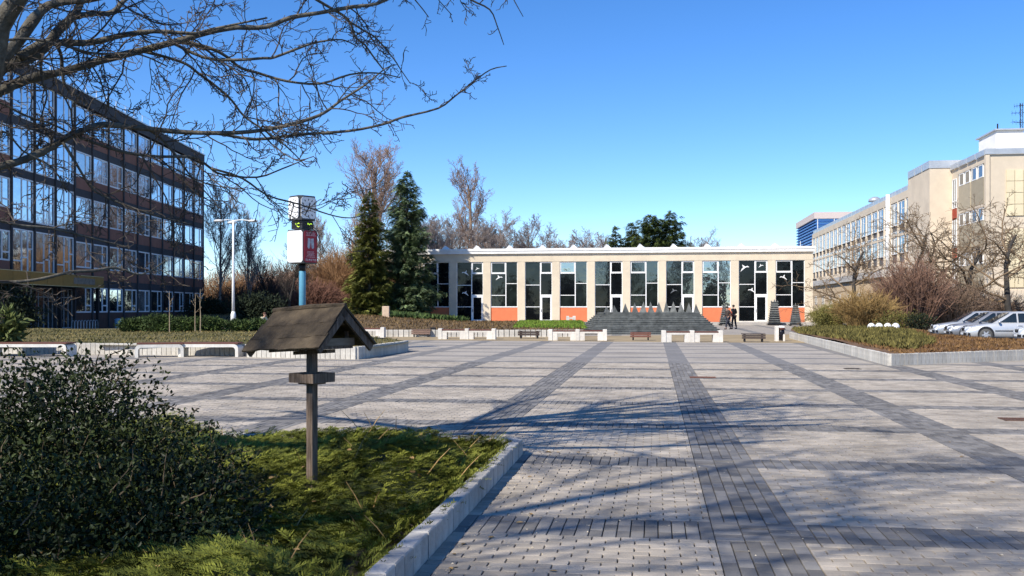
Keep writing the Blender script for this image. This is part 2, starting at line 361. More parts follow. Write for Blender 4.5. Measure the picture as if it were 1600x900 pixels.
def leaf_blob(blobs, n, rng, size, tilt=.6, shell=.35, zmin=None, bulge=.18):
    """leaf positions and outward directions over a union of ellipsoids with lumps"""
    P = []; D = []; vol = np.array([b[1][0]*b[1][1]+b[1][2]*b[1][0] for b in blobs], float); vol /= vol.sum()
    cnt = (vol*n*1.6).astype(int)
    for (c, r), k in zip(blobs, cnt):
        u = rng.normal(size=(k, 3)); u /= np.linalg.norm(u, axis=1, keepdims=True)
        ph = rng.uniform(0, 6, 3); lump = 1+bulge*np.sin(u[:, 0]*5+ph[0])*np.sin(u[:, 1]*6+ph[1])+bulge*.7*np.sin(u[:, 2]*7+ph[2]+u[:, 0]*4)
        s = lump*(1-shell*rng.uniform(0, 1, k)**1.6); p = np.array(c)+u*np.array(r)*s[:, None]
        ok = np.ones(k, bool) if zmin is None else p[:, 2] > zmin
        P.append(p[ok]); D.append(u[ok])
    return np.concatenate(P), np.concatenate(D)
# ------------------------------------------------------------------ the near planting bed, its edge, junipers and shrub
EX = -1.43
palisade('planter_edging', [(EX-.06, 2.6), (EX-.06, 10.86), (-7.5, 10.86)], 'low grey concrete palisade edging along the near juniper bed', .2, .12, .17, M_pal, 3)
def zbed(x, y): return .05+.05*np.sin(x*1.9+y*.7)*np.sin(y*1.3)+.02*np.sin(x*5+y*4)
grid_bed('planting_bed', lambda x, y: True, -12, EX-.12, 1.0, 10.8, .25, zbed, M_soil)
def junipers():
    rng = np.random.default_rng(11)
    def hz(x, y):
        base = .21+.13*np.sin(x*1.35+1.0)*np.sin(y*1.15+.4)+.075*np.sin(x*2.9+y*1.7)+.05*np.sin(y*3.7-x*1.1)+.075*np.sin(x*4.6+1.3*np.sin(y*1.9))*np.sin(y*4.1+x*.8)
        pw = W(487.5, 8.0); base = base+.15*np.exp(-((x-pw[0])**2+(y-pw[1])**2)/.5)
        e = np.clip((EX-.04-x)/.45, 0, 1); e2 = np.clip((11.0-y)/.5, 0, 1)
        return np.clip(base, .17, .46)*(.45+.55*e)*(.55+.45*e2)
    mb = MB(); T = [spray_template(20, s, .30, .05, .3) for s in range(4)]
    n = 46000
    x = rng.uniform(-8.2, EX-.10, n); y = rng.uniform(2.8, 10.95, n)
    xc, d = cam_xy(x, y); k = np.abs(xc) < d*.53+.8; x, y = x[k], y[k]
    clump = np.sin(x*6.1+2*np.sin(y*3.3))*np.sin(y*5.3+1.7*np.sin(x*2.7))
    k = rng.uniform(size=len(x)) < .86+.14*clump; x, y = x[k], y[k]; n = len(x)
    z = hz(x, y)*rng.uniform(.45, 1.0, n)
    z = np.where(rng.uniform(size=n) < .75, hz(x, y)-rng.uniform(0, .06, n), z)
    ang = 1.6*np.sin(x*.9)+1.4*np.sin(y*.8+1)+rng.normal(0, .9, n)
    D = np.stack([np.cos(ang), np.sin(ang), rng.uniform(.05, .65, n)], -1)
    near_edge = (x > EX-.3); D[near_edge, 0] = np.abs(D[near_edge, 0])*.5-.2
    X, Yv, Z = frames(D, rng, np.array([0, 0, 1.0])); pos = np.stack([x, y, z], -1); sc = rng.uniform(.10, .20, n); idx = rng.integers(0, 4, n)
    for i in range(4):
        s = idx == i; v, f = scatter_template(*T[i], pos[s], X[s], Yv[s], Z[s], sc[s]); mb.add(v, *f)
    m = mat('juniper', (.040, .062, .012), .8, .45, 2.6, c2=(.20, .21, .034), island=.4, spec=.15, detail=6)
    o = mb.build('juniper_ground_cover', m); tag(o, kind='stuff')
    # the dark mass of stems under the sprays
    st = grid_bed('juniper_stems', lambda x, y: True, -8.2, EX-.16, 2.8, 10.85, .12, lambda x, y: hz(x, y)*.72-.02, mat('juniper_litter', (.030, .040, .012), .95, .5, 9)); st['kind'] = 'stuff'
    tt = MB()
    for i in range(70):                                   # pale dry twigs and upright shoots
        x0 = rng.uniform(-6, EX-.2); y0 = rng.uniform(4.5, 10.8); z0 = float(hz(x0, y0)); a = rng.uniform(0, 6.28)
        L = rng.uniform(.1, .3); tt.tube([(x0, y0, z0-.04), (x0+.4*L*math.cos(a), y0+.4*L*math.sin(a), z0+L*.35), (x0+.8*L*math.cos(a), y0+.8*L*math.sin(a), z0+L*.75)], [.005, .004, .002], 3)
    for i in range(160):
        x0 = rng.uniform(-6, EX-.15); y0 = rng.uniform(4.2, 10.8); z0 = float(hz(x0, y0))+.015
        v, f = scatter_template(LEAF_V, LEAF_F, np.array([[x0, y0, z0]]), *frames(rng.normal(size=(1, 3))*[1, 1, .3], rng, np.array([0, 0, 1.])), np.array([rng.uniform(.04, .075)])); tt.add(v, *f)
    tag(tt.build('dry_leaves', mat('dry_leaf', (.34, .22, .09), .9, .4, 20, island=.4)), kind='stuff')
junipers()
def dark_shrub():
    rng = np.random.default_rng(21); root = W(120, 6.7, 0)
    t = thing('evergreen_shrub', root, 'big dark glossy-leaved evergreen shrub at the left front of the juniper bed', 'shrub')
    def B(px, d, z, r): p = W(px, d, z); return (np.array(p)-np.array(root), r)
    blobs = [B(105, 6.7, .48, (.82, .85, .80)), B(150, 6.5, .25, (1.0, .9, .66)), B(245, 6.4, .22, (.66, .7, .58)), B(305, 6.5, .12, (.40, .5, .42)), B(20, 6.6, .35, (.75, .8, .78)),
             B(-90, 6.4, .30, (.9, .9, .85)), B(130, 5.7, .15, (1.0, .6, .55)), B(-60, 5.6, .15, (.9, .6, .6)), B(270, 6.0, .1, (.42, .45, .38)), B(120, 6.9, .95, (.34, .4, .34)), B(215, 6.6, .55, (.35, .4, .36))]
    p, u = leaf_blob(blobs, 44000, rng, .04, shell=.5, zmin=.02)
    n = len(p); D = u*.55+rng.normal(0, .65, (n, 3))+np.array([0, 0, .15])
    X, Yv, Z = frames(D, rng); mb = MB(); v, f = scatter_template(LEAF_V, LEAF_F, p, X, Yv, Z, rng.uniform(.02, .043, n)); mb.add(v, *f)
    stem = MB()
    # loose shoots that break the outline
    for i in range(230):
        c, r = blobs[rng.integers(0, len(blobs))]; a = rng.normal(size=3); a[2] = abs(a[2])*.8+.1; a = nrm(a)
        b = c+a*np.array(r)*.82; L = rng.uniform(.14, .36); q = [b]; dd = nrm(a+rng.normal(0, .4, 3))
        for s in range(4): dd = nrm(dd+rng.normal(0, .22, 3)+[0, 0, .03]); q.append(q[-1]+dd*L/4)
        stem.tube(q, [.006, .005, .004, .003, .002], 3)
        m = int(L/.018); tt = rng.uniform(.1, 1, m)*4; kk = np.minimum(tt.astype(int), 3); Q = np.array(q); pp = Q[kk]+(Q[kk+1]-Q[kk])*(tt-kk)[:, None]
        X, Yv, Z = frames(np.tile(dd, (m, 1))*.6+rng.normal(0, .7, (m, 3)), rng); v, f = scatter_template(LEAF_V, LEAF_F, pp, X, Yv, Z, rng.uniform(.022, .045, m)); mb.add(v, *f)
    for i in range(26):
        c, r = blobs[i % len(blobs)]; a = rng.normal(size=3); a[2] = abs(a[2]); e = c+nrm(a)*np.array(r)*.8; s = np.array([c[0]*.4, c[1]*.4, 0])
        stem.tube([s, (s+e)/2+rng.normal(0, .08, 3), e], [.022, .014, .006], 5)
    tag(mb.build('foliage', mat('shrub_leaf', (.011, .020, .006), .5, .4, 5, c2=(.034, .046, .013), island=.55, spec=.2), t), kind='stuff')
    tag(stem.build('stems', mat('shrub_stem', (.10, .075, .045), .9, .3, 8), t), kind='stuff')
dark_shrub()
# ------------------------------------------------------------------ the big bare tree whose limbs cross the top left
def front_tree():
    rng = np.random.default_rng(31); base = np.array(W(-430, 7.9, 0))
    t = thing('bare_tree', tuple(base), 'large leafless tree whose limbs spread across the top left sky', 'tree')
    def pt(px, py, d): return np.array(W(px, d, ZA(py, d)))-base
    tr = MB(); fork = np.array([.1, .05, 2.2])
    tr.tube([(0,0,-.1), (.03,.0,.25), (.05,.0,1.0), tuple(fork), (.25,.1,3.4), (.35,.3,5.0), (.25,.35,6.8), (.5,.3,8.8), (.9,.5,10.6), (1.0,.9,12.2)], [.34,.27,.235,.23,.20,.175,.15,.115,.075,.03], 12)
    tr.build('trunk', M_bark, t, True)
    P = tree_params(rmin=.0032, tip=.5, wig=[.1,.17,.24,.3,.3], up=[.0,-.01,.01,.02,.0], seg=[6,8,6,4,3], sides=[6,5,4,3,3], n=[0,7,4,0,0], t0=[.1,.12,.15,.2,.2],
                    ang=[(30,60),(25,60),(30,75),(40,80),(40,70)], len=[.5,.48,.38,.44,.4], rr=[.5,.6,.7,.6,.6], cone=[.3]*5)
    limbs = [  # photo trace (x, y, width), distance at start and end, twigs per metre, twig length
      ([(-60,150,36),(0,42,32),(34,-12,26),(75,-70,20)], 7.6, 7.2, 2.5, .5),
      ([(-60,165,26),(0,95,20),(26,65,19),(52,32,16),(75,13,13),(110,2,12),(160,-8,9),(240,-40,7)], 7.8, 8.2, 4, .6),
      ([(-60,160,22),(0,112,18),(52,86,15),(92,52,14),(115,27,12),(122,8,11),(140,-40,8)], 7.9, 8.5, 4, .6),
      ([(118,25,9),(148,24,8.5),(172,17,8),(192,0,7),(230,-30,5)], 8.4, 8.8, 4, .5),
      ([(30,90,14),(62,74,13),(92,67,11),(141,65,10),(189,56,9),(240,51,7),(300,48,5),(330,46,4),(420,30,2.5)], 8.0, 8.9, 4.5, .55),
      ([(-80,170,18),(0,142,16),(26,129,15),(61,119,14),(101,109,13),(140,96,12),(181,85,11),(220,76,10.5),(270,64,10),(322,49,9),(371,42,8),(413,39,7.5),(455,28,7),(500,19,6.5),(550,10,6),(590,2,5),(640,-14,4)], 8.0, 9.6, 4.2, .62),
      ([(-90,285,16),(0,263,12),(35,250,12),(70,236,11),(105,216,10.5),(133,203,10),(163,197,9.5),(220,203,8.5),(290,206,7.5),(370,205,6.5),(427,205,6),(480,187,5.5),(507,175,5),(533,156,4),(571,131,3),(600,112,2),(622,100,1.5)], 7.7, 9.8, 5.0, .55),
      ([(255,205,5),(330,209,5),(400,214,5),(466,211,5),(545,205,4.6),(600,195,4.2),(630,186,3.8),(680,167,3.2),(710,150,2.8),(740,129,2.4),(770,108,2),(793,102,1.4)], 8.9, 10.4, 3.6, .30),
      ([(280,63,7),(330,79,6),(355,91,5),(375,105,4.5),(400,112,4.2),(450,126,4),(501,131,3.6),(545,117,3),(590,112,2.4),(625,122,1.6)], 9.0, 10.0, 6, .45),
      ([(270,67,6),(320,87,5),(370,93,5),(413,92,4.6),(430,90,4.4),(470,76,4),(500,62,3.2),(530,58,2.4),(560,74,1.6)], 9.0, 9.8, 6, .45),
      ([(220,80,5),(260,88,5),(289,99,4.6),(312,116,4.4),(339,137,4.2),(360,159,4),(385,182,3.6),(415,207,3.2),(450,232,2.4),(480,262,1.5)], 8.9, 9.7, 5, .5),
      ([(-40,75,4),(0,66,4),(45,61,4),(100,70,4),(144,77,4),(176,86,4),(215,82,3),(260,100,2)], 7.6, 8.7, 5, .4),
      ([(-40,150,4),(0,163,4),(40,180,4),(77,196,3.4),(108,209,3)], 7.6, 8.2, 5, .4),
      ([(118,212,6),(160,227,5),(200,239,5),(250,246,4.6),(295,243,4.6),(312,249,4.4),(328,262,4),(345,272,3.6),(400,273,3),(440,262,2.4),(480,250,1.6)], 8.3, 9.6, 5.5, .5),
      ([(330,263,4),(380,281,3.6),(420,300,3),(470,318,2.6),(516,336,2.2),(548,341,1.8),(580,330,1.3)], 9.0, 10.0, 4.5, .4),
      ([(235,204,5),(254,219,4.4),(270,236,4),(285,255,3.4),(298,280,2.6),(330,310,2)], 8.7, 9.2, 6, .4),
      ([(98,222,5),(116,252,4.6),(135,284,4),(153,302,3.8),(199,320,3.4),(232,335,3),(256,342,2.4),(300,352,1.6)], 8.1, 8.7, 5, .45),
      ([(-60,436,6),(0,435,5.4),(61,434,5),(107,427,5),(147,427,4.6),(183,427,4),(222,428,3),(262,408,2)], 7.0, 8.2, 4.5, .4),
      ([(-60,338,5),(0,343,4.6),(30,350,4.4),(76,358,4),(122,366,3.6),(171,377,3),(200,386,2)], 7.2, 8.2, 5, .4),
      ([(-60,255,4),(0,205,3.6),(40,232,3.2),(80,262,2.6),(100,300,2)], 7.4, 8.0, 5, .4),
      ([(430,-60,6),(480,-10,5),(520,14,4.6),(545,33,4.2),(557,55,3.6),(571,70,3.2),(590,95,2.6),(602,108,1.8)], 9.2, 9.8, 6, .4),
      ([(545,33,3.4),(568,50,3),(588,62,2.6),(612,92,2.2),(628,110,1.8),(641,130,1.2)], 9.6, 10, 5, .3),
      ([(500,-90,5),(600,-60,4.4),(690,-30,3.6),(735,2,3),(765,20,2.6),(778,40,2),(788,70,1.2)], 9.0, 9.6, 5, .28),
      ([(560,-60,4),(620,-30,3),(655,5,2),(670,25,1.4)], 9.2, 9.6, 6, .25), ([(600,-70,4),(660,-30,2.6),(690,2,1.6),(702,22,1.2)], 9.2, 9.6, 5, .22),
      ([(780,-60,3),(800,-10,1.8),(814,25,1.1)], 9.4, 9.6, 3, .2),
      ([(62,80,6),(64,100,5),(66,125,4),(75,150,3),(66,185,2.4),(75,215,1.6)], 8.1, 8.3, 5, .35),
      ([(88,70,6),(95,92,5.4),(99,122,5),(108,138,3.6),(130,160,2.6),(146,190,1.6)], 8.2, 8.5, 5, .35),
      ([(140,97,3),(155,120,2.6),(163,146,2.2),(168,170,1.6)], 8.5, 8.7, 4, .25)]
    for li, (tr_, d0, d1, den, tl) in enumerate(limbs):
        n = len(tr_); pts = []; rad = []
        for i, (x, y, w_) in enumerate(tr_):
            d = d0+(d1-d0)*i/(n-1); pts.append(pt(x, y, d)+rng.normal(0, .012, 3)*(i > 0)); rad.append(w_*.5*d/FPX)
        if li in (0, 1, 2, 5, 6, 17, 18, 19): pts.insert(0, fork+np.array([0, 0, [1.6, 1.2, 1.0, 0, 0, .9, .6, 0, 0, 0, 0, 0, 0, 0, 0, 0, 0, -.6, -.2, .3][li]])); rad.insert(0, rad[0]*1.6)
        # smooth resample
        Q = np.array(pts); t0 = np.arange(len(Q)); tt = np.linspace(0, len(Q)-1, (len(Q)-1)*3+1)
        def cr(tq):
            k = min(int(tq), len(Q)-2); f = tq-k; a, b, c, e = Q[max(k-1, 0)], Q[k], Q[k+1], Q[min(k+2, len(Q)-1)]
            return .5*((2*b)+(c-a)*f+(2*a-5*b+4*c-e)*f*f+(3*b-a-3*c+e)*f**3)
        S = np.array([cr(q) for q in tt]); RR = np.interp(tt, t0, rad)*(1+.05*rng.normal(size=len(tt)))
        mb = MB().tube(S, RR, 8 if rad[0] > .02 else 5); lo = mb.build('limb', M_bark, t, True)
        tw = MB(); seg = np.linalg.norm(np.diff(S, axis=0), axis=1); Ls = seg.sum(); cs = np.concatenate([[0], np.cumsum(seg)])
        m = int(Ls*den*1.05)
        for q in range(m):
            s = rng.uniform(.12, 1)*Ls; k = min(np.searchsorted(cs, s)-1, len(S)-2); b = S[k]+(S[k+1]-S[k])*((s-cs[k])/max(seg[k], 1e-6)); ax = nrm(S[k+1]-S[k])
            rr = rng.normal(size=3)*np.array([1, .6, 1]); rr = nrm(rr-ax*rr.dot(ax)); an = R(rng.uniform(30, 80)); dd = ax*math.cos(an)+rr*math.sin(an)+np.array([0, 0, -.12])
            L = tl*rng.uniform(.35, 2.0)*(1-.4*s/Ls); r = min(RR[k]*.6, .0035+.006*L)
            grow(tw, b, dd, L, r, 1 if L > .3 else 2, 3, rng, P)
        tag(tw.build('twigs', M_twig, lo), kind='stuff')
    # upper crown, outside the picture: it shades the paving in the right foreground
    P2 = tree_params(rmin=.009, n=[0,7,4,3,0], wig=[.08,.1,.15,.2,.2], up=[.02,.03,.03,.02,0])
    cr2, lb = MB(), MB()
    for (z, dx, dy, dz, L, r) in [(5.4,.5,-.8,.45,5.5,.08),(6.6,.6,.2,.6,4.5,.07),(6.2,-1,.1,.4,4.8,.08),(7.6,.2,-.9,.5,4.8,.07),(8.6,.6,-.5,.8,3.6,.05),(9.4,-.5,.4,.9,3.2,.05),(4.8,-.9,-.5,.35,5.2,.09),(7.0,-.4,.9,.5,4.0,.06),(5.2,1,.15,.55,5.2,.085),(5.8,.9,.35,.7,5.2,.08),(6.4,1,-.1,.6,5.0,.075),(7.0,.8,.5,.9,4.6,.07),(7.6,1,.1,.8,4.4,.065),(6.0,.7,.8,.6,4.6,.07),(8.4,.9,.3,1.0,3.8,.055),(5.0,.8,.7,.45,5.0,.08),(8.0,.7,-.3,1.1,3.8,.055)]:
        o = np.array([.3, .25, z]); grow(lb, o, np.array([dx, dy, dz]), L, r*1.35, 1, 4, rng, P2, cr2)
    cr2.build('crown', M_twig, t, True)
front_tree()
# ------------------------------------------------------------------ bird feeder on its post
def bird_feeder():
    d = 8.05; base = W(487.5, d, 0.0); th = TH-R(31)
    t = thing('bird_feeder', base, 'weathered wooden bird feeder with mossy gabled roof on a square post in the juniper bed', 'bird feeder', th)
    Mw = mat('feeder_wood', (.105, .07, .045), .85, .35, 4, c2=(.17, .13, .10), stretch=(14, 14, 1.2), bump=.4)
    Mr = mat('mossy_roofing', (.030, .023, .017), .95, .4, 5, c2=(.066, .050, .032), bump=.9, bscale=28, island=.2)
    # local: -X is the left end of the ridge, -Y the side towards the viewer
    zt = ZA(547, d)
    MB().box(-.032, .032, -.032, .032, -.2, zt+.04, c=.004).build('post', Mw, t)
    for (x0, x1, y0, y1) in ((-.13,.13,-.13,-.112), (-.13,.13,.112,.13), (-.13,-.112,-.112,.112), (.112,.13,-.112,.112)):
        MB().box(x0, x1, y0, y1, ZA(597, d), ZA(582.5, d)).build('tray_board', Mw, t)
    MB().box(-.11, .11, -.11, .11, ZA(596, d), ZA(592, d)).build('tray_floor', Mw, t)
    MB().box(-.08, .08, -.075, .075, ZA(600, d), ZA(596.2, d)).build('tray_bracket', Mw, t)
    tl = Matrix.Translation((.02, .0, zt)) @ Matrix.Rotation(R(-3.5), 4, 'Y')
    def tb(mb, x0, x1, y0, y1, z0, z1, M2=None): mb.box(x0, x1, y0, y1, z0, z1, M=tl @ M2 if M2 is not None else tl); return mb
    tb(MB(), -.30, .24, -.20, .20, .0, .022).build('floor_board', Mw, t)
    tb(MB(), -.18, .18, -.05, .05, -.03, -.001).build('bracket', Mw, t)
    tb(MB(), .225, .243, -.22, .22, .024, .085).build('end_board', mat('pale_board', (.20, .165, .125), .85, .25, 4, stretch=(10, 1.5, 10)), t)
    tb(MB(), -.303, -.285, -.2, .2, .024, .085).build('end_board', Mw, t)
    for sx in (-.26, .2):
        for sy in (-.17, .15): tb(MB(), sx, sx+.025, sy, sy+.025, .022, .14).build('corner_post', Mw, t)
    H, Wd, L0, L1, DR = .325, .345, -.415, .35, .30
    for s in (-1, 1):
        ang = math.atan2(DR, Wd)*s; ln = math.hypot(DR, Wd)
        M2 = Matrix.Translation((0, 0, H)) @ Matrix.Rotation(-ang if s > 0 else -ang, 4, 'X')
        mb = MB(); n = 3
        for i in range(n):                                # lapped felt courses, the lower ones under the upper
            a0, a1 = ln*i/n, ln*(i+1)/n+.03*(i < n-1); rng = random.Random(i*7+s)
            xs = np.linspace(L0-.02*i, L1+.01*i, 13)
            zt2 = [.016-.005*i+rng.uniform(-.003, .004) for _ in xs]; o0 = [rng.uniform(-.006, .012) for _ in xs]
            v = []; 
            for x, zz, oo in zip(xs, zt2, o0): v += [(x, s*a0, zz), (x, s*(a1+oo), zz-.004), (x, s*(a1+oo), zz-.018), (x, s*a0, zz-.018)]
            v = np.array(v); q = []
            for k in range(len(xs)-1):
                for e in range(4): q.append((4*k+e, 4*k+(e+1) % 4, 4*k+4+(e+1) % 4, 4*k+4+e))
            q += [(0, 1, 2, 3), (4*len(xs)-1, 4*len(xs)-2, 4*len(xs)-3, 4*len(xs)-4)]
            Mx = np.array(tl @ M2); v = v @ Mx[:3, :3].T+Mx[:3, 3]
            MB().add(v, q).build('roof_strip', Mr, t)
        [tb(MB(), a_, b_, min(0, s*ln), max(0, s*ln), -.07, -.005, M2).build('barge_board', Mw, t) for a_, b_ in ((L1-.03, L1-.008), (L0, L0+.022))]
    MB().prism([(-.12, .19), (.12, .19), (0, .298)], .22, .238, 'x', tl).build('gable_board', mat('pale_board', (.2, .165, .125)), t)
    MB().prism([(-.12, .19), (.12, .19), (0, .298)], -.31, -.29, 'x', tl).build('gable_board', Mw, t)
    m = MB(); m.tube([tuple(tl @ Vector((L0-.005, 0, H+.02))), tuple(tl @ Vector((0, 0, H+.026))), tuple(tl @ Vector((L1+.005, 0, H+.018)))], [.02, .022, .018], 6); m.build('ridge_strip', Mr, t)
    tb(MB(), -.2, .15, -.14, .14, .024, .035).build('seed', mat('seed', (.16, .12, .06), .9, .5, 60), t)
bird_feeder()

def grit():
    rng = np.random.default_rng(5); mb = MB(); n = 420
    y = rng.uniform(3.5, 11.5, n); x = EX+.05+np.abs(rng.normal(0, .45, n)); s = rng.uniform(.003, .009, n)
    far = rng.uniform(size=n) < .3; x = np.where(far, rng.uniform(EX, 4.5, n), x)
    for a, b, c in zip(x, y, s):
        d = rng.uniform(.6, 1.4, 3)*c; mb.add([(a-d[0], b, .001), (a+d[0], b-d[1]*.6, .001), (a+d[0]*.3, b+d[1], .001), (a, b, .001+d[2])], [(0, 1, 3), (1, 2, 3), (2, 0, 3)])
    tag(mb.build('grit', mat('grit', (.50, .44, .34), .9, .3, 30, island=.4)), kind='stuff')
    lv = MB(); n = 46; y = rng.uniform(4.5, 16, n); x = np.where(rng.uniform(size=n) < .6, EX+.1+np.abs(rng.normal(0, .3, n)), rng.uniform(-1, 6, n)); P = np.stack([x, np.where(x < EX+1, np.minimum(y, 11), y), np.full(n, .008)], -1)
    v, f = scatter_template(LEAF_V, LEAF_F, P, *frames(np.stack([rng.normal(size=n), rng.normal(size=n), np.zeros(n)], -1), rng, np.array([0, 0, 2.])), rng.uniform(.03, .06, n)); lv.add(v, *f)
    tag(lv.build('fallen_leaves', mat('dry_leaf', (0, 0, 0))), kind='stuff')
grit()
# ------------------------------------------------------------------ left planter with lawn, benches, hedge bushes
LA = G(557, 561.5); LB = G(636, 549); LC = G(212, 557.5); 
dirv = (Vector(LC[:2])-Vector(LA[:2])).normalized(); LE = Vector(LA[:2])+dirv*27; LB2 = Vector(LA[:2])+(Vector(LB[:2])-Vector(LA[:2]))*1.0
LD = W(600, 40, 0)
nb = Vector((-dirv.y, dirv.x)); nb = nb if nb.y > 0 else -nb
LQ = Vector(G(388, 558.2)[:2]); LR = LQ+nb*.85; LE2 = LE+nb*.85
palisade('planter_wall', [tuple(LB2), LA, tuple(LQ), tuple(LR), tuple(LE2)], 'pale concrete palisade wall around the lawn behind the bird feeder', .18, .12, .40, M_palw, 9, gap=.009, mats=(4, mat('brown_palisade', (.20, .15, .10), .9, .25, 5)))  # mats: a darker, browner stone colour keyed to one wall segment
lawn_poly = [tuple(LE2), tuple(LR), tuple(LQ), LA[:2], tuple(LB2), W(560, 46)[:2], W(480, 53)[:2], W(300, 58)[:2], W(-120, 60)[:2]]
M_lawn = mat('winter_lawn', (.075, .082, .022), .95, .35, .9, c2=(.15, .12, .05), bump=.8, bscale=14, detail=8)
inset = lambda x, y: in_poly(lawn_poly)(x, y)
grid_bed('lawn', inset, -36, -2, 24, 66, .5, lambda x, y: .34+.03*np.sin(x*.8)*np.sin(y*.6)+.09*np.clip((cam_xy(x, y)[1]-34)/18, 0, 1), M_lawn)
def tufts(name, poly, zf, n, m, lmin, lmax, seed, lean=.5, parent=None, sx=.35):
    rng = np.random.default_rng(seed); P = np.array(poly); lo, hi = P.min(0), P.max(0); f = in_poly([tuple(p) for p in poly]); pts = []
    while len(pts) < n:
        q = rng.uniform(lo, hi, (n, 2)); pts += [tuple(a) for a in q if f(a[0], a[1])]
    q = np.array(pts[:n]); D = np.stack([rng.normal(0, lean, n), rng.normal(0, lean, n), np.ones(n)], -1)
    X, Yv, Z = frames(D, rng); sc = rng.uniform(lmin, lmax, n)
    tv = DIA_V*np.array([1, sx/.16*.5, 1]); v, ff = scatter_template(tv, DIA_F, np.stack([q[:, 0], q[:, 1], zf(q[:, 0], q[:, 1])], -1), X, Yv, Z, sc)
    return tag(MB().add(v, *ff).build(name, m, parent), kind='stuff')
zl = lambda x, y: .33+.03*np.sin(x*.8)*np.sin(y*.6)+.09*np.clip((cam_xy(x, y)[1]-34)/18, 0, 1)
tufts('grass', [tuple(LE2+nb*.4), tuple(LR+nb*.4), tuple(LQ+nb*.4), (LA[0]-.15, LA[1]+.2), (LB2.x-.15, LB2.y), W(560, 46)[:2], W(300, 54)[:2], W(-80, 55)[:2]], zl, 16000, mat('grass_blade', (.07, .10, .018), .9, .5, .5, c2=(.20, .15, .06), island=.3), .05, .13, 4)
M_benchc = mat('bench_concrete', (.70, .67, .60), .85, .15, 4, bump=.2)
def loop_bench(px0, px1, pyb, label, yaw=0, dz=0.0):
    a, b = Vector(G(px0, pyb)[:2]), Vector(G(px1, pyb)[:2]); wdt = (b-a).length; mid = (a+b)/2
    t = thing('concrete_bench', (mid.x, mid.y, 0), label, 'bench', TH+yaw, 'concrete loop benches along the lawn wall')
    Hh, th_, Rr = .42, .10, .16; n = 6
    def arch(off):
        w2, h = wdt/2-off, Hh-off; r = Rr-off*.6; P = [(-w2, 0), (-w2, h-r)]
        P += [(-w2+r-r*math.cos(i/n*math.pi/2), h-r+r*math.sin(i/n*math.pi/2)) for i in range(1, n+1)]
        Q = [(-x, z) for x, z in P[::-1]]; return P+Q
    O, I = arch(0), arch(th_); k = len(O); v = []; D = .78
    for y in (0, D): v += [(x, y, z) for x, z in O]+[(x, y, z) for x, z in I]
    q = []
    for i in range(k-1):
        q += [(i, i+1, k+i+1, k+i), (2*k+i+1, 2*k+i, 3*k+i, 3*k+i+1), (i+1, i, 2*k+i, 2*k+i+1), (k+i, k+i+1, 3*k+i+1, 3*k+i)]
    q += [(0, k, 3*k, 2*k), (k-1, 3*k-1, 4*k-1, 2*k-1)]
    MB().add(v, q).build('frame', M_benchc, t)
    for j in range(5): MB().box(-wdt/2+.05, wdt/2-.02, .02+j*.15, .155+j*.15, Hh+.003, Hh+.05, c=.006).build('seat_plank', M_brownplank, t)
    return t
loop_bench(-20, 104, 557.6, 'concrete loop bench with red-brown seat at the left picture edge, partly behind the dark shrub')
loop_bench(213, 285, 558.4, 'concrete loop bench turned aslant in the middle of the lawn-wall benches', R(17))
loop_bench(278, 372, 557.7, 'concrete loop bench with brown seat directly left of the bird feeder roof')
# yew hedge bushes, saplings
def leaf_bush(loc, r, n, m, seed, size, label, cat='bush', name='bush', group=None, flat=1.0, stems=True, tmpl=None):
    rng = np.random.default_rng(seed); t = thing(name, loc, label, cat, 0, group); bl = []
    for i in range(6):
        a = rng.uniform(0, 6.28); q = rng.uniform(0, .55); bl.append((np.array([r[0]*q*math.cos(a), r[1]*q*math.sin(a), r[2]*rng.uniform(.4, .6)]), np.array(r)*rng.uniform(.45, .62)))
    p, u = leaf_blob(bl, n, rng, size, shell=.6, zmin=.0, bulge=.25); k = len(p)
    X, Yv, Z = frames(u*.6+rng.normal(0, .6, (k, 3))+[0, 0, .25], rng); tv, tf = tmpl or (DIA_V, DIA_F)
    v, f = scatter_template(tv, tf, p, X, Yv, Z, rng.uniform(size*.6, size*1.3, k)); tag(MB().add(v, *f).build('foliage', m, t), kind='stuff')
    s = []
    for i in range(4): e = bl[i % 6][0]; s.append(MB().tube([(0, 0, -.05), e*.5+rng.normal(0, .05, 3), e], [.05*r[2], .03*r[2], .015*r[2]], 5))
    for q in s: q.build('stem', M_twig, t)
    return t
M_yew = mat('yew_leaf', (.022, .045, .012), .8, .4, 1.5, c2=(.06, .09, .02), island=.4)
for i, (px, d, rx, rz_, lab) in enumerate([(212,51,1.0,.62,'low dark green hedge bush nearest the blue post'), (250,50,1.3,.72,'rounded green hedge bush left of the leftmost sapling'), (292,50.5,1.1,.60,'green hedge bush between the leftmost sapling and the next two'), (335,51,1.1,.62,'green hedge bush beside the right-hand sapling'), (372,52,.9,.5,'low green hedge bush in front of the street lamp'), (410,53,.9,.5,'low green hedge bush right of the street lamp, beside the seated person')]):
    leaf_bush(W(px, d, .42), (rx, .8, rz_), 2600, M_yew, 40+i, .16, lab, 'bush', 'hedge_bush', 'low hedge bushes behind the lawn')
sap = bare_tree_mesh(71, 2.2, .028, mat('pale_bark', (.34, .26, .17), .9, .2, 6), mat('pale_bark', (0,0,0)), 2, n=[5,3,2,0,0], rmin=.006, len=[.25,.4,.4,.4,.4], t0=[.45,.3,.2,.2,.2])
for px, d, lab, sc in ((265,48.5,'thin pale sapling leftmost of the three in front of the school',1.0), (305,49,'thin pale sapling in the middle of the three in front of the school',.95), (313,48.6,'thin pale sapling rightmost of the three in front of the school',1.05)):
    tree_from(sap, W(px, d, .4), lab, 'sapling', px, 'thin saplings on the lawn', sc, 'sapling')
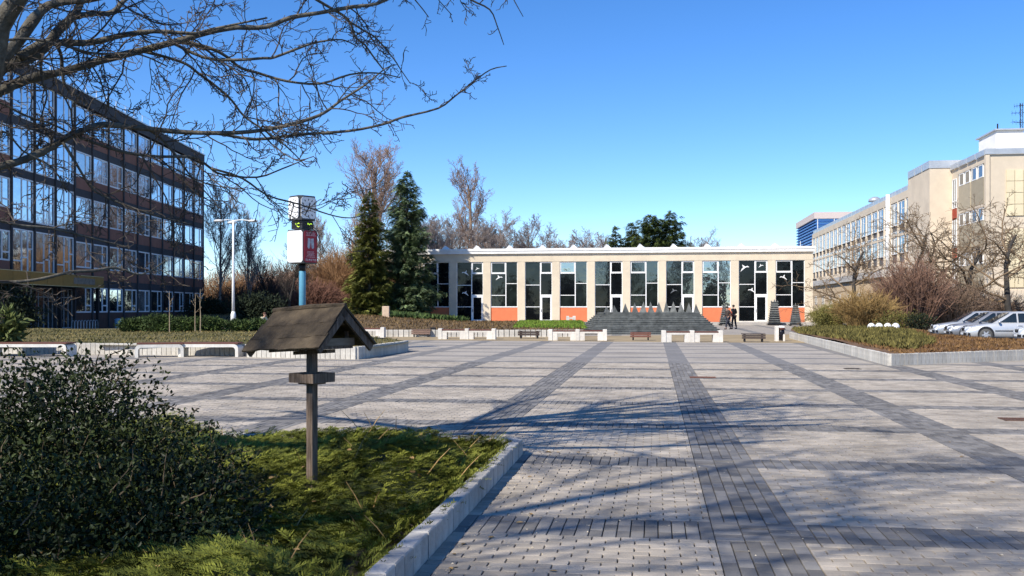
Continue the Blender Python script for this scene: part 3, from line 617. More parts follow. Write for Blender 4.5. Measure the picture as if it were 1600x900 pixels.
leaf_bush(W(6, 34, .35), (.7, .6, .95), 900, mat('palm_leaf', (.06, .09, .02), .7, .4, 2, c2=(.12, .14, .04)), 77, .35, 'yellow-green spiky bush at the left edge behind the dark shrub', 'bush')
leaf_bush(W(28, 60, 0), (2.3, 2, 2.7), 3500, mat('dark_bush_leaf', (.010, .016, .008), .8, .4, 1, c2=(.02, .03, .012)), 78, .28, 'large dark evergreen bush in front of the school entrance', 'bush')
leaf_bush(W(395, 74, .5), (3.0, 2, 1.9), 3500, mat('dark_bush_leaf', (0,0,0)), 79, .28, 'dark evergreen thicket just right of the street lamp', 'bush')
leaf_bush(W(330, 92, .2), (3.2, 2, 2.2), 3500, mat('dark_bush_leaf', (0,0,0)), 80, .28, 'dark evergreen thicket at the far corner of the school', 'bush')
# mound of brown ground cover between the lawn and the pavilion
mound_poly = [W(352, 61)[:2], W(470, 60)[:2], W(600, 58.6)[:2], W(912, 57.2)[:2], W(905, 78)[:2], W(900, 99)[:2], W(560, 104)[:2], W(300, 104)[:2], W(335, 75)[:2]]
def zm(x, y):
    xc, d = cam_xy(x, y); p = 800+FPX*xc/np.maximum(d, 1)
    return .36+.5*np.clip((d-60)/25, 0, 1)*np.clip((720-p)/160, 0, 1)+.12*np.clip((d-60)/20, 0, 1)-.25*np.clip((d-84)/14, 0, 1)*np.clip((p-620)/100, 0, 1)
grid_bed('planted_bank', in_poly(mound_poly), -42, 8, 48, 108, .8, zm, mat('bank_soil', (.10, .062, .030), .95, .35, .8, c2=(.15, .10, .045)))
M_brgc = mat('brown_ground_cover', (.105, .060, .026), .9, .35, .7, c2=(.17, .115, .05), island=.35)
tufts('ground_cover', mound_poly, lambda x, y: zm(x, y)-.02, 15000, M_brgc, .10, .22, 14, .7)
gp = [W(800, 62)[:2], W(918, 60)[:2], W(914, 74)[:2], W(905, 92)[:2], W(815, 92)[:2]]
tufts('bright_grass', gp, lambda x, y: zm(x, y)+.02, 9000, mat('bright_grass', (.10, .19, .02), .9, .3, .6, c2=(.16, .24, .03), island=.25), .08, .19, 15, .5)
gp2 = [W(600, 88)[:2], W(730, 88)[:2], W(690, 98)[:2], W(600, 98)[:2]]
tufts('creeping_juniper', gp2, lambda x, y: zm(x, y), 6000, mat('creeping_juniper_leaf', (.035, .07, .02), .9, .3, .6, c2=(.08, .12, .035), island=.3), .3, .7, 16, .8)
palisade('low_wall', [G(520, 526.0), G(590, 526.3), G(912, 526.6)], 'low pale stone wall behind the wooden benches at the foot of the brown bank', .30, .2, .40, M_palw, 19, gap=.02)
tag(MB().add([G(600, 531.0, .004), G(1262, 536, .004), G(1262, 522, .004), G(905, 525, .004), G(600, 526, .004)], [(0, 1, 2, 3, 4)]).build('sandy_strip', mat('sandy_paving', (.34, .26, .15), .95, .25, .6, bump=.2)), kind='structure')
# ------------------------------------------------------------------ white concrete benches, wooden benches, bins
def white_bench(px0, px1, pyb, label, half=False):
    a, b = Vector(G(px0, pyb)[:2]), Vector(G(px1, pyb)[:2]); wd = (b-a).length; mid = (a+b)/2
    t = thing('white_bench', (mid.x, mid.y, 0), label, 'bench', math.atan2(b.y-a.y, b.x-a.x)*.4, 'white concrete double benches'); pw = .2
    pc = MB().box(-pw/2, pw/2, -.25, .25, 0, .56, c=.012).mesh('post', M_white)
    for x in (-wd/2+pw/2, 0, wd/2-pw/2): put('post', pc, t, (x, 0, 0))
    sp = wd/2-pw*1.5; fr = MB()
    fr.box(-sp/2, -sp/2+.26, -.22, .22, 0, .36); fr.box(sp/2-.26, sp/2, -.22, .22, 0, .36); fr.box(-sp/2, sp/2, -.22, .22, .362, .45)
    fm = fr.mesh('frame', M_white); sm = MB().box(-sp/2+.01, sp/2-.01, -.23, .23, .453, .515, c=.008).mesh('seat', M_brownplank)
    for s in (-1, 1): put('frame', fm, t, (s*(wd/4-pw/4), 0, 0)); put('seat', sm, t, (s*(wd/4-pw/4), 0, 0))
white_bench(514, 602, 527, 'white concrete double bench half hidden behind the bird feeder')
white_bench(685, 775, 530, 'white concrete double bench left of the dark wooden bench, before the brown bank')
white_bench(857, 948, 532, 'white concrete double bench at the left foot of the slate mound')
white_bench(1034, 1128, 534.5, 'white concrete double bench at the right foot of the slate mound')
white_bench(330, 412, 522.5, 'far white concrete bench the pale-jacketed person sits on')
def wood_bench(pxc, pyb, wpx, label, c, mname):
    p = G(pxc, pyb); d = EYE*FPX/(pyb-HOR); wd = wpx*d/FPX; m = mat(mname, c, .8, .3, 5, stretch=(1, 10, 10))
    t = thing('wooden_bench', p, label, 'bench', 0, 'slatted wooden benches')
    for j in range(4): MB().box(-wd/2, wd/2, -.22+j*.115, -.12+j*.115, .37, .41, c=.005).build('seat_slat', m, t)
    for j in range(2): MB().box(-wd/2, wd/2, -.262, -.228, .16+j*.105, .25+j*.105).build('apron_slat', m, t)
    for sx in (-1, 1):
        for sy in (-1, 1): MB().box(sx*(wd/2-.14)-.035, sx*(wd/2-.14)+.035, sy*.17-.035, sy*.17+.035, 0, .368).build('leg', M_black, t)
    return t
wood_bench(659, 526.5, 30, 'grey-brown slatted bench with a black bin at its right end', (.20, .13, .10), 'grey_brown_wood')
wood_bench(827, 528.8, 34, 'dark slatted bench between two white benches before the brown bank', (.055, .040, .034), 'dark_bench_wood')
wood_bench(1001, 531.8, 32, 'reddish slatted bench in front of the slate mound', (.17, .075, .055), 'red_bench_wood')
wood_bench(1177, 534.4, 36, 'dark slatted bench on the right beside the white bin', (.075, .058, .050), 'dark_brown_bench_wood')
t = thing('litter_bin', G(676.5, 526.3), 'small black litter bin at the end of the grey-brown bench', 'bin')
MB().box(-.13, .13, -.13, .13, .17, .5, c=.02).build('body', M_black, t); MB().box(-.15, .15, -.15, .15, .502, .53).build('rim', M_black, t)
for sx in (-1, 1): MB().box(sx*.1-.02, sx*.1+.02, -.02, .02, 0, .168).build('leg', M_black, t)
t = thing('litter_bin', G(1218, 533), 'white concrete litter bin with a black bag beside the right-hand bench', 'bin')
MB().box(-.22, -.06, -.22, .22, 0, .74, c=.02).build('side_panel', M_white, t); MB().box(.15, .24, -.16, .2, 0, .34, c=.03).build('foot_block', M_white, t)
MB().lathe([(.10, .05), (.15, .12), (.16, .45), (.15, .56)], 10, (.08, 0, 0)).build('bag', mat('black_bag', (.012, .012, .018), .35, .3, 12, bump=.8, bscale=14), t, True)
MB().lathe([(.19, .562), (.2, .60), (.18, .63), (.12, .66)], 12, (.09, 0, 0)).build('lid', mat('brown_lid', (.10, .04, .03), .6), t)
MB().box(-.05, .22, -.12, .1, .665, .75, c=.03).build('paper_waste', M_whitepaint, t)
# ------------------------------------------------------------------ clock column
def clock_column():
    d = 37.5; p = W(472.5, d, .36); t = thing('clock_column', p, 'street clock on a blue pole with white and red advertising box', 'clock'); zb = -.36
    z = lambda py: ZA(py, d)+zb; k = d/FPX
    Mb = mat('blue_pole', (.10, .30, .42), .45, .12, 4); Mk = mat('dark_casing', (.05, .052, .055), .5, .2, 5)
    MB().lathe([(.125, -.2), (.125, z(424)), (.12, z(423.6))], 16).build('pole', Mb, t, True)
    MB().lathe([(.118, z(424.0)), (.118, z(411.5))], 16).build('pole_collar', M_black, t, True)
    W2 = .40
    def octo(w2, c): return [(-w2+c,-w2),(w2-c,-w2),(w2,-w2+c),(w2,w2-c),(w2-c,w2),(-w2+c,w2),(-w2,w2-c),(-w2,-w2+c)]
    bx = put('advert_box', MB().prism(octo(W2, .05), z(412), z(360)).mesh('advert_box', Mk), t, (0, 0, 0), 0)
    bx.rotation_euler = (0, 0, TH+R(60))
    def panel(name, w_, h0, h1, y, m, parent, rzl, c=.07):
        P = [(-w_+c,h0),(w_-c,h0),(w_,h0+c),(w_,h1-c),(w_-c,h1),(-w_+c,h1),(-w_,h1-c),(-w_,h0+c)]
        o = MB().prism(P, -y-.012, -y, 'y').build(name, m, parent); o.rotation_euler = (0, 0, rzl); return o
    Mred = mat('red_poster', (.36, .012, .03), .45, .12, 4); Mwp = mat('lit_white_panel', (.86, .86, .84), .4, .03, 2)
    # bx local: -Y face points to the camera's right-front after rotation by +40 deg; -X face to the left-front
    rp = panel('red_poster', W2-.035, z(410.5), z(361.5), W2+.001, Mred, bx, 0)
    panel('white_panel', W2-.03, z(410.5), z(361.5), W2+.001, Mwp, bx, R(-90)); panel('white_panel', W2-.03, z(410.5), z(361.5), W2+.001, Mwp, bx, R(90)); panel('white_panel', W2-.03, z(410.5), z(361.5), W2+.001, Mwp, bx, R(180))
    Mprint = mat('grey_print', (.45, .47, .50), .5, .4, 9); Mtxt = mat('pale_print', (.62, .45, .46), .5, .1, 4)
    pr = MB(); y = -(W2+.016); X = Matrix.Identity(4)
    for poly in ([(-.02,.20),(-.16,.22),(-.18,-.12),(-.12,-.18),(-.05,-.15),(-.01,.06)], [(.02,.20),(.16,.22),(.18,-.12),(.12,-.18),(.05,-.15),(.01,.06)]): pr.prism([(a, b+z(382)) for a, b in poly], y, y+.004, 'y')
    pr.build('poster_picture', Mprint, rp)
    tx = MB()
    for row, wv in ((364.5,.24),(366.6,.22),(368.7,.26),(394,.18),(396,.20),(398,.17),(400,.21),(402.2,.24)):
        x = -wv
        rg = random.Random(int(row*10))
        while x < wv: l = rg.uniform(.03, .08); tx.box(x, min(x+l, wv), y, y+.004, z(row)-.010, z(row)+.012); x += l+.02
    tx.build('poster_small_print', Mtxt, rp)
    text_mesh('poster_lettering', 'E L M O T O', .105, Mwp, rp, (0, y-.001, z(408)))
    # thermometer heads
    th_ = put('display_unit', MB().prism(octo(.30, .03), z(358.5), z(346)).mesh('display_unit', Mk), t); th_.rotation_euler = (0, 0, TH+R(53))
    for rzl in (0, R(-90)):
        s = MB().box(-.24, .24, -.312, -.302, z(357), z(347.5)).build('display', M_black, th_); s.rotation_euler = (0, 0, rzl)
        text_mesh('display_reading', '\u00b0C', .22, mat('green_digits', (.55, .9, .05), .5, .02, 1, emit=1.2), th_, (.08 if rzl == 0 else .08, -.316, z(355.8)), rzl)
    MB().lathe([(.07, z(360)), (.07, z(358.5))], 10).build('neck', M_black, t); MB().lathe([(.2, z(346)), (.2, z(344.8))], 12).build('neck', M_black, t)
    hd = put('clock_head', MB().prism(octo(.385, .11), z(345), z(307)).mesh('clock_head', Mk), t); hd.rotation_euler = (0, 0, TH+R(46))
    zc = (z(345)+z(307))/2; Md = mat('dial_white', (.82, .82, .80), .4, .02, 2)
    for rzl in (0, R(-90), R(90), R(180)):
        c, w_ = .08, .325; hh = .40
        P = [(-w_+c,-hh),(w_-c,-hh),(w_,-hh+c),(w_,hh-c),(w_-c,hh),(-w_+c,hh),(-w_,hh-c),(-w_,-hh+c)]
        dl = MB().prism([(a, b+zc) for a, b in P], -.402, -.386, 'y').build('dial', Md, hd); dl.rotation_euler = (0, 0, rzl)
        mk = MB()
        for h in range(12):
            a = h*math.pi/6; r1 = .34; M = Matrix.Translation((0, 0, zc)) @ Matrix.Rotation(a, 4, 'Y'); mk.box(-.014, .014, -.41, -.403, r1-.07, r1, M)
        for (a, l, wd) in ((R(17.5), .2, .024), (R(210), .3, .017)):
            M = Matrix.Translation((0, 0, zc)) @ Matrix.Rotation(a, 4, 'Y'); mk.box(-wd, wd, -.418, -.411, -.05, l, M)
        mk.build('hands', M_black, dl)
def text_mesh(name, s, size, m, parent, loc, rz=0):
    cu = bpy.data.curves.new(name, 'FONT'); cu.body = s; cu.size = size; cu.align_x = 'CENTER'; cu.extrude = .003; o = bpy.data.objects.new(name, cu); col.objects.link(o)
    dg = bpy.context.evaluated_depsgraph_get(); me = bpy.data.meshes.new_from_object(o.evaluated_get(dg)); bpy.data.objects.remove(o)
    me.transform(Matrix.Translation(loc) @ Matrix.Rotation(R(90), 4, 'X')); me.materials.clear(); me.materials.append(m); return put(name, me, parent, (0, 0, 0), rz)
clock_column()
# ------------------------------------------------------------------ street lamp
def street_lamp():
    d = 66; p = W(364.5, d, .45); t = thing('street_lamp', p, 'white street lamp with three arms beside the school', 'street lamp', TH); z = lambda py: ZA(py, d)-.45
    MB().lathe([(.17, -.1), (.17, .75), (.11, .95)], 12).build('base', M_whitepaint, t, True)
    MB().tube([(0, 0, .9), (0, 0, 3), (0, 0, z(344))], [.10, .085, .06], 10).build('pole', M_whitepaint, t, True)
    k = d/FPX
    for (ex, ey) in ((-22, -.3), (34, -.2), (-9, 1.1)):
        MB().tube([(0, 0, z(345)), (ex*k*.35, ey*.35, z(343.5)), (ex*k*.8, ey*.8, z(345))], .035, 6).build('arm', M_whitepaint, t)
        lh = MB(); lh.sphere((ex*k*.95, ey*.95, z(345.6)), (.34, .16, .10), 10, 6); lh.build('lamp_head', mat('lamp_grey', (.62, .62, .6), .4), t, True)
street_lamp()
# ------------------------------------------------------------------ right bed with wall, ground cover and four white balls
RA = G(1390, 571.5); RB = G(1235, 528.5); RC = G(1225, 519); RE = Vector(RA[:2])+(Vector(G(1600, 563)[:2])-Vector(RA[:2]))*2.2
palisade('planter_wall', [tuple(RE), RA, RB], 'pale concrete palisade wall around the right-hand bed in front of the cars', .178, .12, .33, M_palw, 29, gap=.008)
bed2 = [tuple(RE), RA[:2], RB[:2], W(1236, 62)[:2], W(1300, 72)[:2], W(1380, 66)[:2], W(1432, 57)[:2], W(1450, 47)[:2], W(1560, 40.5)[:2], W(1750, 39)[:2]]
def zb2(x, y):
    xc, d = cam_xy(x, y); return .30+.07*np.clip((d-30)/12, 0, 1)+.03*np.sin(x*1.7)*np.sin(y*.9)
grid_bed('right_planting_bed', in_poly(bed2), 5, 45, 24, 75, .5, zb2, mat('bed_litter', (.13, .07, .035), .95, .35, 1.2, c2=(.17, .10, .05)))
bi = [(p[0]*.96+17.5*.04, p[1]*.96+42*.04) for p in bed2]
tufts('red_brown_ground_cover', bi, lambda x, y: zb2(x, y)-.02, 22000, mat('red_brown_leaf', (.11, .052, .020), .9, .35, .8, c2=(.20, .115, .045), island=.35), .07, .15, 24, .7)
gb = [W(1245, 50)[:2], W(1390, 32)[:2], W(1425, 31)[:2], W(1462, 36)[:2], W(1430, 50)[:2], W(1380, 64)[:2], W(1290, 66)[:2], W(1240, 58)[:2]]
tufts('olive_ground_cover', gb, lambda x, y: zb2(x, y), 14000, mat('olive_leaf', (.075, .072, .018), .9, .35, .7, c2=(.15, .125, .035), island=.35), .12, .28, 25, .6)
for px, s in ((1361.5, .0), (1373.5, .3), (1387, .0), (1399.5, .2)):
    lab = {1361.5: 'white ball leftmost of the row of four beside the bushes', 1373.5: 'white ball second from the left in the row of four beside the bushes', 1387: 'white ball third from the left in the row of four beside the bushes', 1399.5: 'white ball nearest the cars in the row of four beside the bushes'}[px]
    b = MB().sphere((0, 0, .2), (.225, .225, .235), 18, 12).build('stone_ball', M_whitepaint, None, True, W(px, 58+s, .32)); tag(b, lab, 'ball', 'row of white balls')
# drains
for px, py, wpx, lab, c in ((1098, 590, 40, 'rusty drain cover near the middle of the square', (.17, .075, .05)), (1332, 576.5, 24, 'dark oval drain cover near the right-hand planter wall', (.06, .05, .045)), (1590, 656, 48, 'rusty drain cover at the right picture edge', (.13, .07, .05))):
    p = G(px, py); d = EYE*FPX/(py-HOR); w_ = wpx*d/FPX/2; t = thing('drain_cover', (p[0], p[1], .004), lab, 'drain cover', 0)
    m = mat('rust_%d' % px, c, .8, .3, 9); MB().box(-w_, w_, -.16, -.12, 0, .012).build('frame', m, t); MB().box(-w_, w_, .12, .16, 0, .012).build('frame', m, t)
    for i in range(9): MB().box(-w_+i*2*w_/9+.005, -w_+(i+1)*2*w_/9-.03, -.118, .118, 0, .008).build('bar', m, t)
# ------------------------------------------------------------------ stepped slate mound with its crown of spikes, slate pagodas
M_slate = mat('slate', (.095, .10, .094), .7, .3, 2.5, c2=(.155, .16, .148), bump=.5, bscale=18, island=.2)
def slate_mound():
    y0 = EYE*FPX/(523.3-HOR); c = W(1010, 64.2, 0); t = thing('stepped_mound', c, 'stepped dark slate mound crowned with a row of pointed spikes', 'sculpture', TH)
    rng = random.Random(8); n = 12; k = 62/FPX; H = ZA(488.5, 61.5)
    for i in range(n):
        f = i/(n-1); x0 = (-108+ (-938+905+0)*-1*f)*k; x1 = (108-30*f)*k; ya = -3.4+1.3*f; yb = 3.4-1.3*f; z0 = H*i/n; z1 = H*(i+1)/n
        m = MB(); xs = np.linspace(x0, x1, 7)
        P = [(x0+rng.uniform(0, .1), ya+.1)]+[(x, ya+rng.uniform(-.02, .03)) for x in xs[1:-1]]+[(x1-rng.uniform(0, .1), ya+.1), (x1+rng.uniform(-.05, .05), ya+.5), (x1, yb), (x0, yb), (x0+rng.uniform(-.05, .05), ya+.5)]
        m.prism(P, max(0, z0-.02)+(.001*i), z1-.022); Q = [(x*1.006, y*1.012) for x, y in P]; m.prism(Q, z1-.0215, z1+.012)
        m.build('slate_step', M_slate, t)
    for px, py, wd in ((941,478.5,11),(953.5,476.5,10),(970,473.5,11),(985,472.3,10),(998.5,471.2,11),(1010.7,471,10),(1023,471,11),(1035,471,10),(1046,471,11),(1058,471.6,10),(1070,472.5,10),(1081.5,474.2,10)):
        d = 62.2; x = (px-1010)*k; h = ZA(py, d)-H; w_ = wd*k/2*1.1; a = rng.uniform(-.35, .35); ca, sa = math.cos(a), math.sin(a)
        b = [(-w_, -.12), (w_, -.10), (w_*.5, .2), (-w_*.4, .22)]; v = [(x+ca*p-sa*q, -1.9+sa*p+ca*q, H-.03) for p, q in b]+[(x+rng.uniform(-.03, .03), -1.86, H+h)]
        MB().add(v, [(0, 1, 4), (1, 2, 4), (2, 3, 4), (3, 0, 4)], [(3, 2, 1, 0)]).build('spike', M_slate, t)
slate_mound()
ZT = .22   # terrace height at the pavilion
def pagoda(px, pyb, pyt, w0, w1, d, label, yaw):
    zb = 0 if d < 97.4 else ZT; p = W(px, d, zb); t = thing('slate_pagoda', p, label, 'sculpture', yaw, 'stacked slate pagodas before the pavilion'); k = d/FPX; H = ZA(pyt, d)-zb; n = 10
    rng = random.Random(int(px))
    for i in range(n):
        f = i/(n-1); w_ = (w0+(w1-w0)*f)*k/2; z0 = .14+(H-.22)*i/n; z1 = .14+(H-.22)*(i+1)/n; m = MB()
        m.prism([(-w_*.84, -w_*.84), (w_*.84, -w_*.84), (w_*.84, w_*.84), (-w_*.84, w_*.84)], z0, z1-.06)
        v = [(sx*w_*1.08, sy*w_*1.08, z1-.055) for sx, sy in ((-1,-1),(1,-1),(1,1),(-1,1))]+[(sx*w_*.92, sy*w_*.92, z1-.002) for sx, sy in ((-1,-1),(1,-1),(1,1),(-1,1))]
        m.add(v, [(0,1,5,4),(1,2,6,5),(2,3,7,6),(3,0,4,7),(4,5,6,7),(3,2,1,0)]); m.build('tier', M_slate, t)
    m = MB(); w_ = w0*k/2
    m.box(-w_*1.12, w_*1.12, -w_*1.12, w_*1.12, .08, .137)
    for sx in (-1, 1):
        for sy in (-1, 1): m.box(sx*w_*.8-.06, sx*w_*.8+.06, sy*w_*.8-.06, sy*w_*.8+.06, 0, .079)
    m.build('base', mat('dark_stone', (.03, .03, .03), .8), t)
    m = MB(); wt = w1*k/2
    for sx in (-1, 1): m.add([(sx*wt*.9-.05, -.08, H-.085), (sx*wt*.9+.05, -.08, H-.085), (sx*wt*.9+.05, .08, H-.085), (sx*wt*.9-.05, .08, H-.085), (sx*wt, 0, H+.05)], [(0,1,4),(1,2,4),(2,3,4),(3,0,4)])
    m.lathe([(wt*.3, H-.085), (wt*.22, H+.03), (.015, H+.16)], 8); m.build('finial', M_slate, t)
pagoda(1133, 508, 477, 18, 8, 94, 'slate pagoda partly hidden behind the two walking people', .1)
pagoda(1210, 507, 470, 18, 10, 95, 'tallest slate pagoda, beside the pavilion door', .15)
pagoda(1243, 509, 476, 19, 9, 92, 'rightmost slate pagoda near the pavilion corner', -.05)
# ------------------------------------------------------------------ people
def skin_obj(name, J, E, m, parent, sub=2):
    names = list(J); me = bpy.data.meshes.new(name); me.from_pydata([J[n][0] for n in names], [(names.index(a), names.index(b)) for a, b in E], [])
    o = bpy.data.objects.new(name, me); col.objects.link(o); o.modifiers.new('skin', 'SKIN'); s = o.modifiers.new('sub', 'SUBSURF'); s.levels = s.render_levels = sub
    for i, n in enumerate(names): r = J[n][1]; me.skin_vertices[0].data[i].radius = (r, r) if np.isscalar(r) else r
    me.skin_vertices[0].data[0].use_root = True
    bpy.context.view_layer.update(); dg = bpy.context.evaluated_depsgraph_get(); m2 = bpy.data.meshes.new_from_object(o.evaluated_get(dg)); bpy.data.objects.remove(o)
    m2.name = name; m2.materials.clear(); m2.materials.append(m); m2.polygons.foreach_set('use_smooth', np.ones(len(m2.polygons), bool)); return m2
M_skin = mat('skin', (.50, .30, .21), .6, .08, 20)
def person(loc, rz, label, pose, jacket, trousers, hair, extra=None):
    """local: facing -Y; pose gives joint positions"""
    t = thing('person', loc, label, 'person', rz); P = {k: Vector(v) for k, v in pose.items()}
    J = {'pel': (P['pel'], .11), 'waist': (P['waist'], (.13, .10)), 'chest': (P['chest'], (.16, .11)), 'neck': (P['neck'], .055), 'jaw': (P['head']+Vector((0, -.01, -.07)), .07), 'head': (P['head']+Vector((0, 0, .03)), .092), 'crown': (P['head']+Vector((0, .01, .10)), .06)}
    E = [('pel', 'waist'), ('waist', 'chest'), ('chest', 'neck'), ('neck', 'jaw'), ('jaw', 'head'), ('head', 'crown')]
    for s in 'LR':
        for n, r in (('sh', .065), ('el', .045), ('wr', .028), ('hip', .09), ('kn', .06), ('an', .04), ('toe', .035)): J[n+s] = (P[n+s], r)
        hd = P['wr'+s]+(P['wr'+s]-P['el'+s]).normalized()*.09; J['hd'+s] = (hd, (.036, .018))
        E += [('chest', 'sh'+s), ('sh'+s, 'el'+s), ('el'+s, 'wr'+s), ('wr'+s, 'hd'+s), ('pel', 'hip'+s), ('hip'+s, 'kn'+s), ('kn'+s, 'an'+s), ('an'+s, 'toe'+s)]
        ax = (P['wr'+s]-P['el'+s]).normalized()
        for i, (o_, l) in enumerate(((-.028, .07), (-.010, .08), (.009, .076), (.027, .06))):
            J[f'f{i}{s}'] = (hd+Vector((0, o_, 0))+ax*l*.5+Vector((0, -.004, 0)), .009); J[f'g{i}{s}'] = (hd+Vector((0, o_, 0))+ax*l+Vector((.01 if s == 'L' else -.01, -.012, 0)), .008); E += [('hd'+s, f'f{i}{s}'), (f'f{i}{s}', f'g{i}{s}')]
        J['th'+s] = (P['wr'+s]+ax*.07+Vector((0, -.05, 0)), .010); E.append(('hd'+s, 'th'+s))
    body = put('body', skin_obj('body', J, E, M_skin, t), t)
    face = MB(); h = P['head']
    face.add([h+Vector(v) for v in ((-.016, -.09, -.015), (.016, -.09, -.015), (0, -.118, -.012), (0, -.088, .035))], [(0, 1, 2), (0, 2, 3), (2, 1, 3)])
    for s in (-1, 1): face.sphere(h+Vector((s*.092, .01, .0)), (.012, .022, .032), 6, 4)
    face.build('nose_and_ears', M_skin, body)
    ey = MB(); 
    for s in (-1, 1): ey.sphere(h+Vector((s*.034, -.084, .03)), (.014, .01, .008), 6, 4)
    ey.box(h.x-.025, h.x+.025, h.y-.09, h.y-.08, h.z-.055, h.z-.046); ey.build('eyes_and_mouth', mat('dark_feature', (.05, .025, .02), .6), body)
    hr = MB(); hr.sphere(h+Vector((0, .022, .06)), (.104, .108, .095), 12, 8); hr.build('hair', hair, body, True)
    JJ = {'waist': (P['waist']+Vector((0, 0, -.14)), (.175, .135)), 'mid': (P['waist']+(P['chest']-P['waist'])*.4, (.165, .13)), 'chest': (P['chest'], (.185, .14)), 'col': (P['neck']+Vector((0, 0, -.03)), .075)}
    EE = [('waist', 'mid'), ('mid', 'chest'), ('chest', 'col')]
    for s in 'LR':
        JJ['sh'+s] = (P['sh'+s], .088); JJ['el'+s] = (P['el'+s], .068); JJ['wr'+s] = (P['wr'+s], .05); EE += [('chest', 'sh'+s), ('sh'+s, 'el'+s), ('el'+s, 'wr'+s)]
    put('jacket', skin_obj('jacket', JJ, EE, jacket, t), t)
    JT = {'pel': (P['pel'], (.15, .12))}; ET = []
    for s in 'LR':
        JT['hip'+s] = (P['hip'+s], .105); JT['kn'+s] = (P['kn'+s], .08); JT['an'+s] = (P['an'+s]+Vector((0, 0, .03)), .066); ET += [('pel', 'hip'+s), ('hip'+s, 'kn'+s), ('kn'+s, 'an'+s)]
    put('trousers', skin_obj('trousers', JT, ET, trousers, t), t)
    for s in 'LR':
        f = P['an'+s]; g = P['toe'+s]; b = MB(); b.tube([f+Vector((0, .06, -.035)), f+Vector((0, 0, -.03)), g+Vector((0, 0, -.0)), g+(g-f).normalized()*.06], [.04, .052, .045, .025], 8); b.build('shoe', M_black, t, True)
    return t
walkA = dict(pel=(0,0,.93), waist=(0,-.02,1.08), chest=(0,-.05,1.33), neck=(0,-.06,1.48), head=(.0,-.09,1.60), shL=(.19,-.03,1.40), elL=(.27,.08,1.15), wrL=(.22,-.10,.98), shR=(-.19,-.05,1.40), elR=(-.26,.02,1.14), wrR=(-.20,-.2,1.02),
             hipL=(.09,0,.90), knL=(.10,-.22,.50), anL=(.10,-.28,.08), toeL=(.11,-.42,.035), hipR=(-.09,0,.90), knR=(-.09,.10,.49), anR=(-.09,.34,.12), toeR=(-.09,.25,.035))
walkB = dict(walkA); walkB.update(elL=(.25,.12,1.14), wrL=(.24,.05,.9), elR=(-.24,.02,1.13), wrR=(-.1,-.22,1.12), knL=(.09,-.10,.5), anL=(.09,-.12,.08), toeL=(.10,-.27,.035), anR=(-.09,.16,.10), toeR=(-.09,.04,.035), knR=(-.09,.03,.5))
person(W(1137.5, 76.5, 0), TH+R(-62), 'striding person in dark brown jacket, left of the walking pair', walkA, mat('brown_jacket', (.060, .042, .036), .85, .3, 9), mat('dark_jeans', (.03, .032, .045), .9), mat('dark_hair', (.03, .02, .015), .7))
person(W(1147, 77.3, 0), TH+R(-150), 'taller person in black jacket, the right one of the walking pair', {k: (v[0]*1.04, v[1], v[2]*1.09) for k, v in walkB.items()}, mat('black_jacket', (.014, .014, .018), .8, .3, 9), mat('black_trousers', (.018, .018, .026), .9), mat('black_hair', (.015, .012, .01), .7))
t = tag(MB().tube([(0,0,0),(.02,-.02,-.2),(.03,-.02,-.42)], [.05,.06,.03], 8).build('red_scarf', mat('red_cloth', (.42, .08, .04), .85, .2, 8), None, True, W(1142.5, 76.6, 1.38)), 'red scarf hanging between the two walking people', 'scarf')
sit = dict(pel=(0,.05,.55), waist=(0,.03,.70), chest=(0,-.02,.95), neck=(0,-.05,1.10), head=(0,-.09,1.22), shL=(.19,-.01,1.02), elL=(.26,-.08,.78), wrL=(.16,-.26,.68), shR=(-.19,-.01,1.02), elR=(-.26,-.08,.78), wrR=(-.16,-.26,.68),
           hipL=(.10,.02,.54), knL=(.13,-.42,.55), anL=(.13,-.45,.10), toeL=(.14,-.6,.04), hipR=(-.10,.02,.54), knR=(-.13,-.42,.55), anR=(-.13,-.45,.10), toeR=(-.14,-.6,.04))
person(W(412, 61, .0), TH+R(65), 'person in pale yellow jacket sitting on the far white bench', sit, mat('pale_jacket', (.66, .62, .42), .8, .1, 8), mat('grey_trousers', (.10, .11, .14), .9), mat('brown_hair', (.10, .05, .03), .7))
